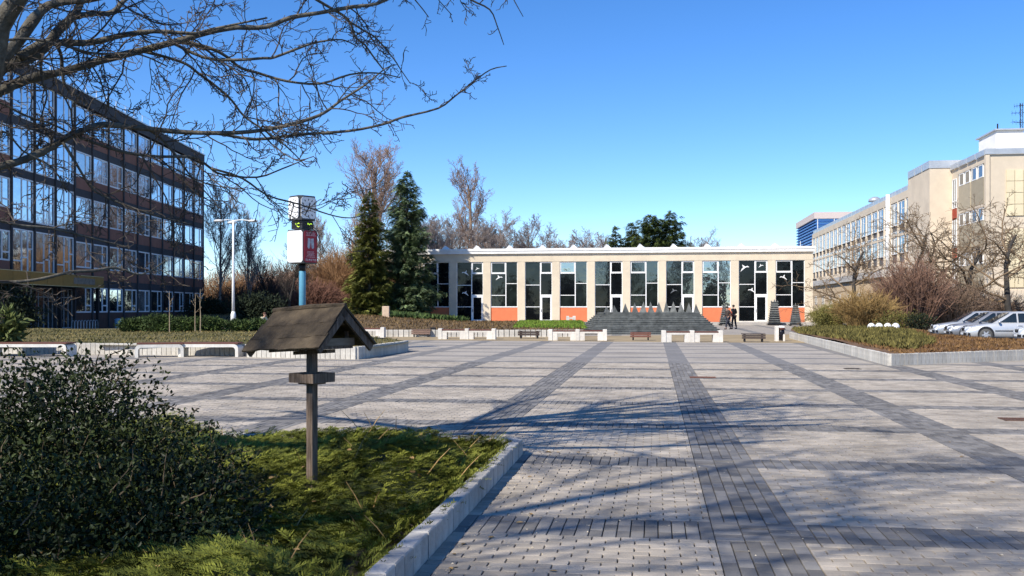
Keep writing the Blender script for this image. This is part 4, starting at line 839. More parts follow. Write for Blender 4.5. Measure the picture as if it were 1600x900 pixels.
# ------------------------------------------------------------------ parked cars
def car_mesh_parts(paint, wagon):
    out = []
    # lower body: stations along x (front = +x)
    S = [(2.20,.50,.30,.52),(2.16,.66,.22,.60),(2.02,.78,.19,.68),(1.75,.845,.18,.755),(1.30,.865,.18,.83),(.95,.868,.18,.885),(.4,.87,.18,.905),(-.4,.87,.18,.915),(-1.2,.865,.18,.93),(-1.75,.84,.2,.95),(-2.05,.78,.24,.93),(-2.17,.70,.3,.86)]
    V = []; 
    for x, hw, zb, zt in S:
        sec = [(hw*.86,zb),(hw*.97,zb+.08),(hw,zb+.25),(hw*.985,(zb+zt)*.58),(hw*.95,zt-.05),(hw*.86,zt)]
        V += [(x, y, z) for y, z in sec]+[(x, -y, z) for y, z in sec[::-1]]
    n = 12; q = []
    for i in range(len(S)-1):
        for j in range(n): q.append((i*n+j, i*n+(j+1) % n, (i+1)*n+(j+1) % n, (i+1)*n+j))
    b = MB().add(V, q, [tuple(range(n))[::-1]], [tuple(range((len(S)-1)*n, len(S)*n))])
    # greenhouse
    xb0, xb1 = 1.06, (-2.02 if wagon else -1.72); xr0, xr1 = .18, (-1.78 if wagon else -1.12)
    def ring(x0, x1, hw, z, c=.12): return [(x0, hw-c*1.2, z), (x0-c, hw, z), (x1+c, hw, z), (x1, hw-c*1.2, z), (x1, -hw+c*1.2, z), (x1+c, -hw, z), (x0-c, -hw, z), (x0, -hw+c*1.2, z)]
    rings = [ring(xb0, xb1, .80, .86), ring((xb0+xr0)/2, (xb1+xr1)/2, .70, 1.128), ring(xr0, xr1, .60, 1.39), ring(xr0-.25, xr1+.2, .45, 1.445)]
    k0 = 0; V2 = [p for r in rings for p in r]; q2 = []
    for i in range(3):
        for j in range(8): q2.append((i*8+j, (i+1)*8+j, (i+1)*8+(j+1) % 8, i*8+(j+1) % 8))
    b.add(V2, q2, [tuple(range(24, 32))[::-1]]); out.append(('body', b.mesh('body', paint, True), (0, 0, 0)))
    G_ = glass('car_glass', (.01, .012, .014), .10, (.75, .85, 1)); Gs = glass('car_side_glass', (.012, .016, .014), .07)
    def lerp(a, b_, f): return tuple(a[i]+(b_[i]-a[i])*f for i in range(3))
    def pane(name, A, B, C_, D_, m, off):   # A,B lower, C,D upper
        v = [np.array(p)+np.array(off) for p in (A, B, C_, D_)]; c = sum(v)/4; nn = nrm(off)*.02
        w_ = [p-nn for p in v]; out.append((name, MB().add(v+w_, [(0,1,2,3),(0,4,5,1),(1,5,6,2),(2,6,7,3),(3,7,4,0)]).mesh(name, m), (0, 0, 0)))
    pane('windscreen', (xb0-.01,-.64,.905), (xb0-.01,.64,.905), (xr0+.05,.49,1.37), (xr0+.05,-.49,1.37), G_, (.022, 0, .018))
    pane('rear_window', (xb1+.03,.62,.95), (xb1+.03,-.62,.95), (xr1-.02,-.47,1.35), (xr1-.02,.47,1.35), G_, (-.022, 0, .015))
    for s in (-1, 1):
        sp = [.72, -.02, -.10, -.92, -1.0, xb1+.42]; 
        for a, b_ in ((0, 1), (2, 3), (4, 5)):
            xa, xb = sp[a], sp[b_]; fa = .38 if a == 0 else 0; xu_a = xa-.62 if a == 0 else xa; xu_b = xb+(.30 if b_ == 5 and not wagon else .12 if b_ == 5 else 0)
            if xu_b >= xu_a: continue
            pane('side_window', (xa, s*.782, .93), (xb, s*.782, .93), (xu_b, s*.628, 1.345), (xu_a, s*.628, 1.345), Gs, (0, s*.024, .008))
    Ml = mat('headlamp_glass', (.75, .77, .78), .12, .1, 9, spec=.6)
    for s in (-1, 1):
        out.append(('headlight', MB().add([(2.145,s*.30,.53),(2.165,s*.30,.66),(2.03,s*.74,.71),(1.98,s*.80,.56),(2.21,s*.30,.545),(2.17,s*.31,.675),(2.075,s*.73,.715),(2.05,s*.775,.57)], [(4,5,6,7),(0,1,5,4),(1,2,6,5),(2,3,7,6),(3,0,4,7)]).mesh('headlight', Ml), (0,0,0)))
        m = MB(); m.sphere((.78, s*.93, .955), (.07, .10, .065), 8, 6); m.box(.74, .80, min(s*.80, s*.9), max(s*.80, s*.9), .92, .95); out.append(('mirror', m.mesh('mirror', paint, True), (0,0,0)))
        out.append(('door_strip', MB().box(-1.0, .95, min(s*.86, s*.884), max(s*.86, s*.884), .50, .54).mesh('door_strip', M_black), (0,0,0)))
        dh = MB()
        for x in (-.15, -1.05): dh.box(x-.1, x+.1, min(s*.84, s*.872), max(s*.84, s*.872), .76, .79)
        out.append(('door_handle', dh.mesh('door_handle', paint), (0,0,0)))
        out.append(('wheel_arch', None, s))
    gr = MB(); gr.box(2.14, 2.205, -.27, .27, .50, .64)
    for i in range(5): gr.box(2.2, 2.212, -.25, .25, .512+i*.025, .52+i*.025)
    out.append(('grille', gr.mesh('grille', mat('grille_black', (.015, .015, .017), .4)), (0,0,0)))
    bm = MB(); bm.prism([(2.05,-.80),(2.21,-.55),(2.245,-.2),(2.245,.2),(2.21,.55),(2.05,.80)], .30, .41); out.append(('bumper_strip', bm.mesh('bumper_strip', M_black), (0,0,0)))
    out.append(('number_plate', MB().box(2.246, 2.256, -.25, .25, .32, .42).mesh('number_plate', M_whitepaint), (0,0,0)))
    return out
def make_car(loc, rz, label, paint, wagon=False):
    t = thing('parked_car', loc, label, 'car', rz, 'cars parked along the right-hand bed')
    tm = MB().lathe([(.19,-.09),(.29,-.09),(.315,-.06),(.315,.06),(.29,.09),(.19,.09)], 20).mesh('tyre', mat('tyre', (.10,.098,.092), .9), True)
    rm = MB().lathe([(.05,.075),(.19,.06),(.20,.085),(.20,-.085)], 16); 
    for i in range(6): a = i*math.pi/3; rm.box(.03, .19, -.03, .03, .062, .082, Matrix.Rotation(a, 4, 'Z'))
    rmm = rm.mesh('rim', M_metal)
    for name, me, x in car_mesh_parts(paint, wagon):
        if me is not None: put(name, me, t); continue
        s = x
        for wx in (1.36, -1.28):
            a = MB().lathe([(.37, -.02), (.37, .02)], 22).mesh('wheel_arch', M_black); o = put('wheel_arch', a, t, (wx, s*.862, .36)); o.rotation_euler = (R(90), 0, 0)
            wv = put('wheel', MB().lathe([(.18, -.05), (.18, .03)], 12).mesh('wheel', M_black), t, (wx, s*.80, .315)); wv.rotation_euler = (R(90)*-s, 0, 0)
            put('tyre', tm, wv); put('rim', rmm, wv, (0, 0, .022))
    return t
def cpaint(n, c): return mat(n, c, .32, .04, 3, metal=.35, spec=.5, coat=.6)
MB_ = cpaint('silver_paint', (.42, .44, .46)); MB2 = cpaint('light_silver_paint', (.58, .59, .59)); MB3 = cpaint('grey_paint', (.27, .28, .30)); MBw = cpaint('white_car_paint', (.78, .79, .78))
HD = math.pi+TH+R(-12)
def car_at(pxn, d, rz, *a):
    n = Vector(W(pxn, d, 0)); f = Vector((math.cos(rz), math.sin(rz), 0)); r = Vector((-f.y, f.x, 0))
    c = n-f*2.1+Vector((0, 0, .012)); return make_car(tuple(c), rz, *a)
tag(MB().add([W(1420, 62, .006), W(1455, 46, .006), W(1600, 39, .006), W(1900, 39, .006), W(1900, 62, .006)], [(4, 3, 2, 1, 0)]).build('car_park', mat('asphalt', (.06, .06, .062), .95, .25, 3, bump=.3)), kind='structure')
car_at(1459, 54.5, HD, 'silver car farthest from the viewer at the left end of the parked row', MB_)
car_at(1481, 51.6, HD, 'darker silver car second from the left in the parked row', MB3)
car_at(1508, 48.6, HD, 'light silver estate car whose front wheel shows, second from the right', MB2, True)
car_at(1592, 45.2, HD, 'white car cut off by the right picture edge, nearest the viewer', MBw)
# ------------------------------------------------------------------ the glazed pavilion
def pavilion():
    YF = 104.0; t = thing('pavilion', (15.5, YF, ZT), 'long low cream pavilion with dark glazed bays and orange panels under them', 'building'); B = 3.672; NB = 12
    Z = lambda z: z-ZT
    XL = -B*NB
    zw, zs, ztop = 6.53, 1.77, 7.95
    C_ = MB().box(-.40, .40, 0, .5, 0, Z(zw), c=0).mesh('column', M_cream)
    for i in range(NB+1): put('column', C_, t, (-B*i, 0, 0))
    MB().box(XL-.4, .4, -.02, .6, Z(zw)+.001, Z(7.37)).build('beam', M_cream, t)
    mr = mat('white_roof_edge', (.80, .79, .75), .6, .1, 1.5)
    MB().box(XL-.55, .55, -.25, .6, Z(7.372), Z(7.66)).build('fascia', mr, t); MB().box(XL-.60, .60, -.31, .7, Z(7.662), Z(ztop)-.04).build('roof_edge', mr, t)
    MB().box(XL-.5, .5, .7, 16, Z(7.2), Z(7.78)).build('roof', mat('roof_felt', (.2, .2, .2), .9), t)
    wl = MB(); wl.box(XL-.3, XL, .51, 16, 0, Z(7.19)); wl.box(0, .3, .51, 16, 0, Z(7.19)); wl.box(XL, 0, 15.7, 16, 0, Z(7.19)); wl.build('wall', M_cream, t)
    wx = MB().add([(-.42,-.3,0),(.40,-.3,0),(.45,.5,0),(-.42,.5,0),(-.12,-.05,.44),(.05,.05,.34)], [(0,1,5,4),(2,3,4,5)], [(1,2,5),(3,0,4)]).mesh('roof_light', mr)
    for px in (697,746,797,848,897,949,1001,1053,1105,1158,1211):
        X = 104.2*math.tan(math.atan((px-800)/FPX)-TH)-15.5; put('roof_light', wx, t, (X, .2, Z(ztop)-.06))
    MB().box(.4, .75, -.1, .1, Z(4.4), Z(4.6)).build('wall_lamp', M_black, t)
    Mo = mat('orange_panel', (.66, .19, .085), .85, .07, 2, bump=.15, bscale=30); fw = B-.8; fm = M_whitepaint
    op = MB().box(-fw/2, fw/2, .12, .3, 0, Z(zs)-.06).mesh('panel', Mo); sill = MB().box(-fw/2, fw/2, .08, .32, Z(zs)-.058, Z(zs)).mesh('sill', fm)
    dk = (.006, .008, .010)
    gl = {0: glass('pane_black', (.004,.005,.006), .008, wob=.15), 1: glass('pane_dim', (.009, .012, .011), .018, (.9, .95, 1), wob=.25), 2: glass('pane_mirror', (.014, .018, .018), .36, (.92, .97, 1), wob=.35), 3: glass('pane_half', (.009, .012, .012), .10, (.92, .97, 1), wob=.3)}
    split = -fw/2+fw*.565
    def rails(hs, x0, x1, m, z0, z1, tb=.05, thick=()):
        for i, h in enumerate(hs): hh = .085 if i in thick else .035; m.box(x0, x1, .1, .2, Z(h)-hh, Z(h)+hh)
    def fmesh(kind):
        m = MB(); zb = .02 if kind == 'A' else Z(zs)+.002; e = .045
        m.box(-fw/2, -fw/2+.06, .1, .2, zb, Z(zw)); m.box(fw/2-.06, fw/2, .1, .2, zb, Z(zw)); m.box(split-.05, split+.05, .098, .202, zb, Z(zw)); 
        m.box(-fw/2+.06, split-.05, .1, .2, Z(zw)-.05, Z(zw)-.002); m.box(split+.05, fw/2-.06, .1, .2, Z(zw)-.05, Z(zw)-.002)
        if kind == 'A':
            rails((4.07, 1.77), -fw/2+.06, split-.05, m, 0, 0); rails((5.34, 2.98), split+.05, fw/2-.06, m, 0, 0, thick=(0, 1)); m.box(-fw/2+.06, split-.05, .1, .2, .0, .07)
            m.box(split+.05, split+.13, .09, .19, Z(5.42), Z(zw)-.055); m.box(fw/2-.14, fw/2-.06, .09, .19, Z(5.42), Z(zw)-.055); m.box(split+.13, fw/2-.14, .09, .19, Z(zw)-.14, Z(zw)-.055)
        else:
            rails((5.34, 2.99), -fw/2+.06, split-.05, m, 0, 0, thick=(0,)); rails((4.23,), split+.05, fw/2-.06, m, 0, 0); m.box(-fw/2+.06, fw/2-.06, .099, .2, zb-.001, zb+.05)
            m.box(-fw/2+.06, -fw/2+.14, .09, .19, Z(5.42), Z(zw)-.055); m.box(split-.13, split-.05, .09, .19, Z(5.42), Z(zw)-.055); m.box(-fw/2+.14, split-.13, .09, .19, Z(zw)-.14, Z(zw)-.055)
        return m.mesh('window', fm)
    FM = {'A': fmesh('A'), 'B': fmesh('B')}
    PZ = {'A': [(-fw/2, split, 4.1, zw), (-fw/2, split, 1.8, 4.04), (-fw/2, split, .3, 1.74), (split, fw/2, 5.40, zw), (split, fw/2, 3.02, 5.30)], 'B': [(-fw/2, split, 5.40, zw), (-fw/2, split, 3.02, 5.30), (-fw/2, split, zs, 2.96), (split, fw/2, 4.26, zw), (split, fw/2, zs, 4.20)]}
    cache = {}
    def bird(win, x, z, w_, flip=1, tilt=0, m=None):
        P = [(-.5,.0),(-.34,.17),(-.08,.14),(.02,.22),(.20,.40),(.20,.22),(.16,.07),(.34,-.08),(.52,-.36),(.28,-.2),(.08,-.08),(-.04,-.01),(-.2,.05)]
        ca, sa = math.cos(tilt), math.sin(tilt); b = MB().prism([((a*ca-c*sa)*w_*flip+x, (a*sa+c*ca)*w_+z) for a, c in (P if flip > 0 else P)], .108, .118, 'y'); b.build('bird_sticker', m or M_whitepaint, win)
    shades = {0: [0,0,0,0,0], 1: [0,0,0,1,0], 2: [3,2,1,2,2], 3: [3,0,1,3,1], 4: [3,1,1,3,1], 5: [1,0,0,1,0], 6: [1,1,1,3,1], 7: [1,0,0,1,0], 8: [1,1,1,1,1], 9: [0,0,0,1,0], 10: [0,0,0,0,0], 11: [0,0,0,0,0]}
    shades[2] = [2,2,1,2,2]; shades[3] = [3,0,0,3,3]; shades[5] = [3,0,0,0,0]; shades[6] = [2,0,1,3,1]
    for i in range(NB):
        k = 'B' if i % 2 == 0 else 'A'; cx = -B*(i+.5); wn = put('window', FM[k], t, (cx, 0, 0))
        if k == 'B': put('panel', op, t, (cx, 0, 0)); put('sill', sill, t, (cx, 0, 0))
        for j, (x0, x1, z0, z1) in enumerate(PZ[k]):
            key = (k, j, shades[i][j])
            if key not in cache: cache[key] = MB().box(x0+.02, x1-.02, .15, .165, Z(z0), Z(z1)-.004).mesh('pane', gl[shades[i][j]])
            put('pane', cache[key], wn)
        if k == 'A':
            d = MB(); x0, x1 = split+.052, fw/2-.062; h = Z(2.9)
            d.box(x0, x0+.14, .07, .17, .03, h); d.box(x1-.14, x1, .07, .17, .03, h); d.box(x0+.14, x1-.14, .07, .17, h-.14, h); d.box(x0+.14, x1-.14, .07, .17, .03, .2)
            do = d.build('door', fm, t, loc=(cx, 0, 0)); MB().box(x0+.14, x1-.14, .115, .13, .2, h-.14).build('pane', gl[0], do); MB().box(x0+.03, x0+.07, .02, .069, 1.0, 1.3).build('handle', M_black, do)
        L, Rr = (-fw/2+split)/2, (split+fw/2)/2
        if i == 0: bird(wn, L-.05, Z(4.75), .75)
        if i == 1: bird(wn, L-.2, Z(5.75), .95, -1, -.15); bird(wn, L+.45, Z(3.45), .7); bird(wn, Rr, Z(5.95), .5, -1)
        if i == 2: bird(wn, L-.25, Z(4.6), .7, -1, 0, M_black)
        if i == 3: bird(wn, L+.0, Z(3.4), .7, -1, 0, mat('grey_sticker', (.12,.13,.14)))
        if i == 8: bird(wn, L+.1, Z(4.85), .75, -1)
        if i == 9: bird(wn, L+.1, Z(5.35), .8); bird(wn, L+.1, Z(3.2), .72); bird(wn, Rr, Z(5.8), .45, -1)
    MB().box(XL-1, 3.5, -5.8, 0, -ZT-.03, -.001).build('terrace', mat('terrace_slab', (.40, .37, .33), .9, .15, .8, bump=.1), t)
    for i in (1, 3, 5, 7, 9): MB().box(-B*(i+1)+.4, -B*i-.4, -.9, -.01, 0, .1).build('doorstep', M_white, t)
pavilion()
t = thing('white_stone_marker', W(892, 90, .30), 'small white stone marker on the bright grass before the pavilion', 'marker', TH)
MB().box(-.42, -.16, -.1, .1, 0, .62, c=.03).build('post', M_white, t); MB().box(.16, .42, -.1, .1, 0, .62, c=.03).build('post', M_white, t); MB().box(-.158, .158, -.08, .08, .35, .5).build('crossbar', M_white, t)
tag(MB().box(-.3, .3, -.15, .15, 0, 1.1, c=.04).build('stone_post', mat('sandstone', (.58, .44, .32), .9, .2, 4), None, False, W(603, 86, .7)), 'pale sandstone post between the two spruces', 'post')
# ------------------------------------------------------------------ school block on the left
G_sky = glass('school_glass', (.02, .026, .035), .58, (.80, .90, 1.0), wob=.5); G_sky2 = glass('school_glass_dim', (.03, .03, .028), .16, (.85, .92, 1.0), wob=.5)
def win_mesh(w_, h, bars_v, bars_h, fr=.105, dep=.09):
    m = MB(); m.box(-w_/2, -w_/2+fr, 0, dep, 0, h); m.box(w_/2-fr, w_/2, 0, dep, 0, h); m.box(-w_/2+fr, w_/2-fr, 0, dep, 0, fr); m.box(-w_/2+fr, w_/2-fr, 0, dep, h-fr, h)
    for x in bars_v: m.box(x-fr*.55, x+fr*.55, .005, dep-.005, fr, h-fr)
    for x0, x1, z in bars_h: m.box(x0, x1, .01, dep-.01, z-fr*.5, z+fr*.5)
    return m
def school():
    far = Vector(W(317, 106, 0)); near = Vector(W(0, 63, 0)); u = (near-far).normalized(); rz = math.atan2(u.y, u.x)
    t = thing('school_building', tuple(far), 'five-storey school block with brick-red panels and white windows on the left', 'building', rz)
    Bp = 3.2; NB, NS, NX = 10, 3, 2; L = Bp*(NB+NS+NX); Hh = 17.9; FH = 3.4
    Md = mat('dark_cladding', (.062, .057, .058), .8, .2, 1.5); Mb = mat('brick_red_panel', (.25, .115, .078), .85, .14, 1.2, island=.12, bump=.2)
    MB().box(0, L, -12, -.25, 0, Hh).build('wall', mat('school_wall', (.05, .045, .045), .9, .2, 1), t)
    MB().box(-.2, L+.2, -12.2, .12, Hh-.9, Hh).build('parapet', Md, t); MB().box(-.25, L+.25, -12.3, .2, Hh+.002, Hh+.12).build('roof_edge', M_metal, t)
    rl = MB(); 
    for i in range(0, 24): rl.box(i*2, i*2+.04, .0, .04, Hh+.121, Hh+.75)
    rl.box(0, L, .0, .03, Hh+.752, Hh+.79); rl.build('railing', M_metal, t)
    fin = MB().box(-.095, .095, -.24, .10, 0, Hh-.902).mesh('fin', Md)
    for i in range(NB+1+NS+NX): put('fin', fin, t, (i*Bp, 0, 0))
    w_, h = Bp-.25, 1.95; sp = w_*.16
    wm = win_mesh(w_, h, (sp,), ((sp, w_/2-.08, .55),)).mesh('window', M_whitepaint)
    pm = [MB().box(-w_/2+.05, w_/2-.05, .04, .05, .05, h-.05).mesh('pane', g) for g in (G_sky, G_sky2, glass('school_blind', (.17, .17, .16), .38, (.85, .92, 1), wob=.4))]
    pn = MB().box(-w_/2, w_/2, 0, .15, -.86, -.01).mesh('panel', Mb); bd = MB().box(-Bp/2+.097, Bp/2-.097, 0, .1, h+.005, FH-.87).mesh('floor_band', Md)
    plinth = MB().box(-w_/2, w_/2, 0, .12, -1.25, -.01).mesh('plinth_panel', mat('dark_plinth', (.10, .055, .04), .9, .2, 2))
    rng = random.Random(4)
    bays = list(range(NB))+[NB+NS+i for i in range(NX)]
    for b in bays:
        for f in range(5):
            x = (b+.5)*Bp; z = 1.28+f*FH; wo = put('window', wm, t, (x, .0, z), math.pi); put('pane', pm[2 if rng.random() < .18 else 0 if f > 0 else rng.choice((0, 1))], wo)
            if f: put('panel', pn, t, (x, .0, z), math.pi)
            else: put('plinth_panel', plinth, t, (x, 0, z), math.pi)
            if f < 4: put('floor_band', bd, t, (x, .0, z), math.pi)
    w2, h2 = Bp-.22, 2.85
    ws = win_mesh(w2, h2, (-.1, .75), ((-w2/2, -.1, .75), (.75, w2/2, 1.6), (-.1, .75, 1.0)), .09).mesh('stair_window', M_whitepaint)
    p2 = MB().box(-w2/2+.05, w2/2-.05, .04, .05, .05, h2-.05).mesh('pane', G_sky); b2 = MB().box(-w2/2, w2/2, 0, .1, h2+.005, FH-.005).mesh('floor_band', Md)
    for s in range(NS):
        for f in range(4):
            x = (NB+s+.5)*Bp; z = 4.0+f*FH; wo = put('stair_window', ws, t, (x, 0, z), math.pi); put('pane', p2, wo)
            if f < 3: put('floor_band', b2, t, (x, 0, z), math.pi)
        # glazed entrance under the canopy
        x = (NB+s+.5)*Bp; e = win_mesh(w2, 2.9, (-.7, .1, .8), ((-w2/2, w2/2, 2.25),), .07).build('entrance_glazing', mat('entrance_frame', (.30, .33, .36), .5), t, loc=(x, -.1, .15), rz=math.pi)
        MB().box(-w2/2+.05, w2/2-.05, .04, .05, .05, 2.85).build('pane', G_sky2, e)
    x0 = NB*Bp-.1; x1 = (NB+NS+NX)*Bp
    My = mat('ochre_canopy', (.30, .17, .035), .7, .12, 2); cn = MB().box(x0, x1, .12, 2.1, 3.1, 3.95).build('canopy', mat('canopy_body', (.10, .08, .05), .8), t)
    for i in range(7): MB().box(x0+i*(x1-x0)/7+.02, x0+(i+1)*(x1-x0)/7-.02, 2.102, 2.13, 3.14, 3.90).build('sign_board', My, cn)
    for z in (3.115, 3.925): MB().box(x0, x1, 2.102, 2.14, z-.018, z+.018).build('sign_trim', mat('pale_trim', (.6, .5, .25), .6), cn)
    em = MB(); zc = 3.52
    em.box(x0+1.6, x0+5.2, 2.131, 2.14, zc-.2, zc+.22); em.build('faded_sign_strip', mat('faded_grey', (.20, .17, .13), .8, .4, 4), cn)
    for xx in (x0+.3, x0+6.6, x1-2.5): MB().box(xx-.1, xx+.1, 1.7, 1.9, 0, 3.099).build('canopy_post', M_black, t)
    return t, u
SCH, SU = school()
t = thing('bicycle_rack', W(135, 70, 0), 'silver bicycle rack of thin hoops in front of the school', 'bicycle rack', math.atan2(SU.y, SU.x))
for i in range(9): MB().tube([(-2+i*.5, 0, 0), (-2+i*.5, 0, .62), (-1.96+i*.5, 0, .74), (-1.8+i*.5, 0, .78), (-1.64+i*.5, 0, .74), (-1.6+i*.5, 0, .62), (-1.6+i*.5, 0, 0)], .018, 5).build('hoop', M_metal, t)
MB().box(-2.1, 2.5, -.03, .03, 0, .05).build('rail', M_metal, t)
t = thing('rubbish_bin', W(185, 72, 0), 'light blue rubbish bin standing before the school windows', 'bin'); MB().lathe([(.22, 0), (.25, .75)], 10).build('body', mat('blue_bin', (.25, .42, .55), .5), t); MB().lathe([(.27, .752), (.27, .82), (.1, .88)], 10).build('lid', mat('blue_bin', (0,0,0)), t)
# ------------------------------------------------------------------ right: long slab, stair tower, end block, blue building
M_beige = mat('beige_render', (.64, .54, .41), .9, .06, .5, bump=.1, bscale=15, stain=.09); M_pale = mat('pale_yellow_tile', (.70, .60, .40), .7, .06, 1.2, island=.06)
M_flash = mat('roof_flashing', (.50, .52, .54), .4, .12, 1, metal=.4)
def slab():
    X0, Y0, Y1, H = 24.0, 97.5, 157.5, 12.95; t = thing('office_slab', (X0, Y0, 0), 'long beige slab building with rows of windows on the right behind bare trees', 'building'); L = Y1-Y0
    MB().box(.3, 14, 0, L, 0, H-.02).build('wall', mat('slab_infill', (.32, .28, .23), .9, .15, 1), t)
    MB().box(-.02, .299, 0, L, 12.25, H).build('cornice', M_beige, t); MB().box(-.02, .299, 0, L, 8.75, 9.0).build('floor_beam', M_beige, t); MB().box(-.02, .299, 0, L, 5.55, 6.15).build('floor_beam', M_beige, t)
    MB().box(-1.6, .299, 6, L, 4.75, 5.45).build('ledge', mat('grey_ledge', (.50, .48, .45), .8, .1, 1), t); MB().box(-1.3, .299, 0, L+.5, 0, 4.74).build('ground_wall', mat('ground_cream', (.62, .48, .32), .9, .08, .5), t)
    n = 20; P = L/n; cm = MB().box(-.05, .26, -.14, .14, 6.152, 12.248).mesh('pier', M_beige)
    for i in range(n+1): put('pier', cm, t, (0, i*P, 0))
    w_ = P-.30; wm = win_mesh(w_, 2.25, (-.15,), ((-.15, w_/2, 1.5),), .07).mesh('window', M_whitepaint); gp_ = [glass('slab_glass', (.03, .035, .04), .28, (.85, .93, 1), wob=.4), glass('slab_blind', (.16, .15, .13), .15)]
    pms = [MB().box(-w_/2+.05, w_/2-.05, .04, .05, .05, 2.2).mesh('pane', g) for g in gp_]; sm = MB().box(-w_/2, w_/2, .05, .12, 0, .9).mesh('spandrel', mat('grey_spandrel', (.13, .125, .12), .7, .2, 1.5, island=.15)); rng = random.Random(3)
    for i in range(n):
        for z in (9.95, 7.1):
            wo = put('window', wm, t, (.02, (i+.5)*P, z-.05), R(-90)); put('pane', pms[rng.random() < .25], wo); put('spandrel', sm, t, (.1, (i+.5)*P, z-.952), R(-90))
    gm = win_mesh(1.6, 1.1, (0,), (), .07).mesh('ground_window', M_whitepaint); gpn = MB().box(-.75, .75, .04, .05, .05, 1.05).mesh('pane', gp_[0])
    for i in range(4, 18, 2): wo = put('ground_window', gm, t, (-1.34, i*P, 2.2), R(-90)); put('pane', gpn, wo)
    MB().lathe([(.22, 4.6), (.22, 13.3)], 8, (-.22, 9.2, 0)).build('downpipe', M_whitepaint, t, True)
    rs = MB().box(-.05, .05, .08, 2.3, H+.002, H+.5).mesh('roof_rail', M_flash)
    for i in range(24): put('roof_rail', rs, t, (.15, i*2.5, 0))
    v = MB(); v.lathe([(.25, H-.01), (.25, H+.9), (.75, H+.95), (.7, H+1.25), (.3, H+1.5)], 12, (1.2, 22, 0)); v.build('roof_vent', M_flash, t, True)
slab()
def stair_tower():
    X0, Y0, Y1, H = 23.5, 90.0, 97.4, 14.0; t = thing('stair_tower', (X0, Y0, 0), 'windowless beige stair tower between the slab and the end block', 'building')
    MB().box(0, 10, 0, Y1-Y0, 0, H).build('wall', M_beige, t); MB().box(-.06, 10, -.06, .02, H-.32, H+.34).build('flashing', M_flash, t)
    for i in range(3): MB().box(-.06, -.001, .05+i*2.45, 2.3+i*2.45, H-.3, H+.34).build('roof_rail', M_flash, t)
stair_tower()
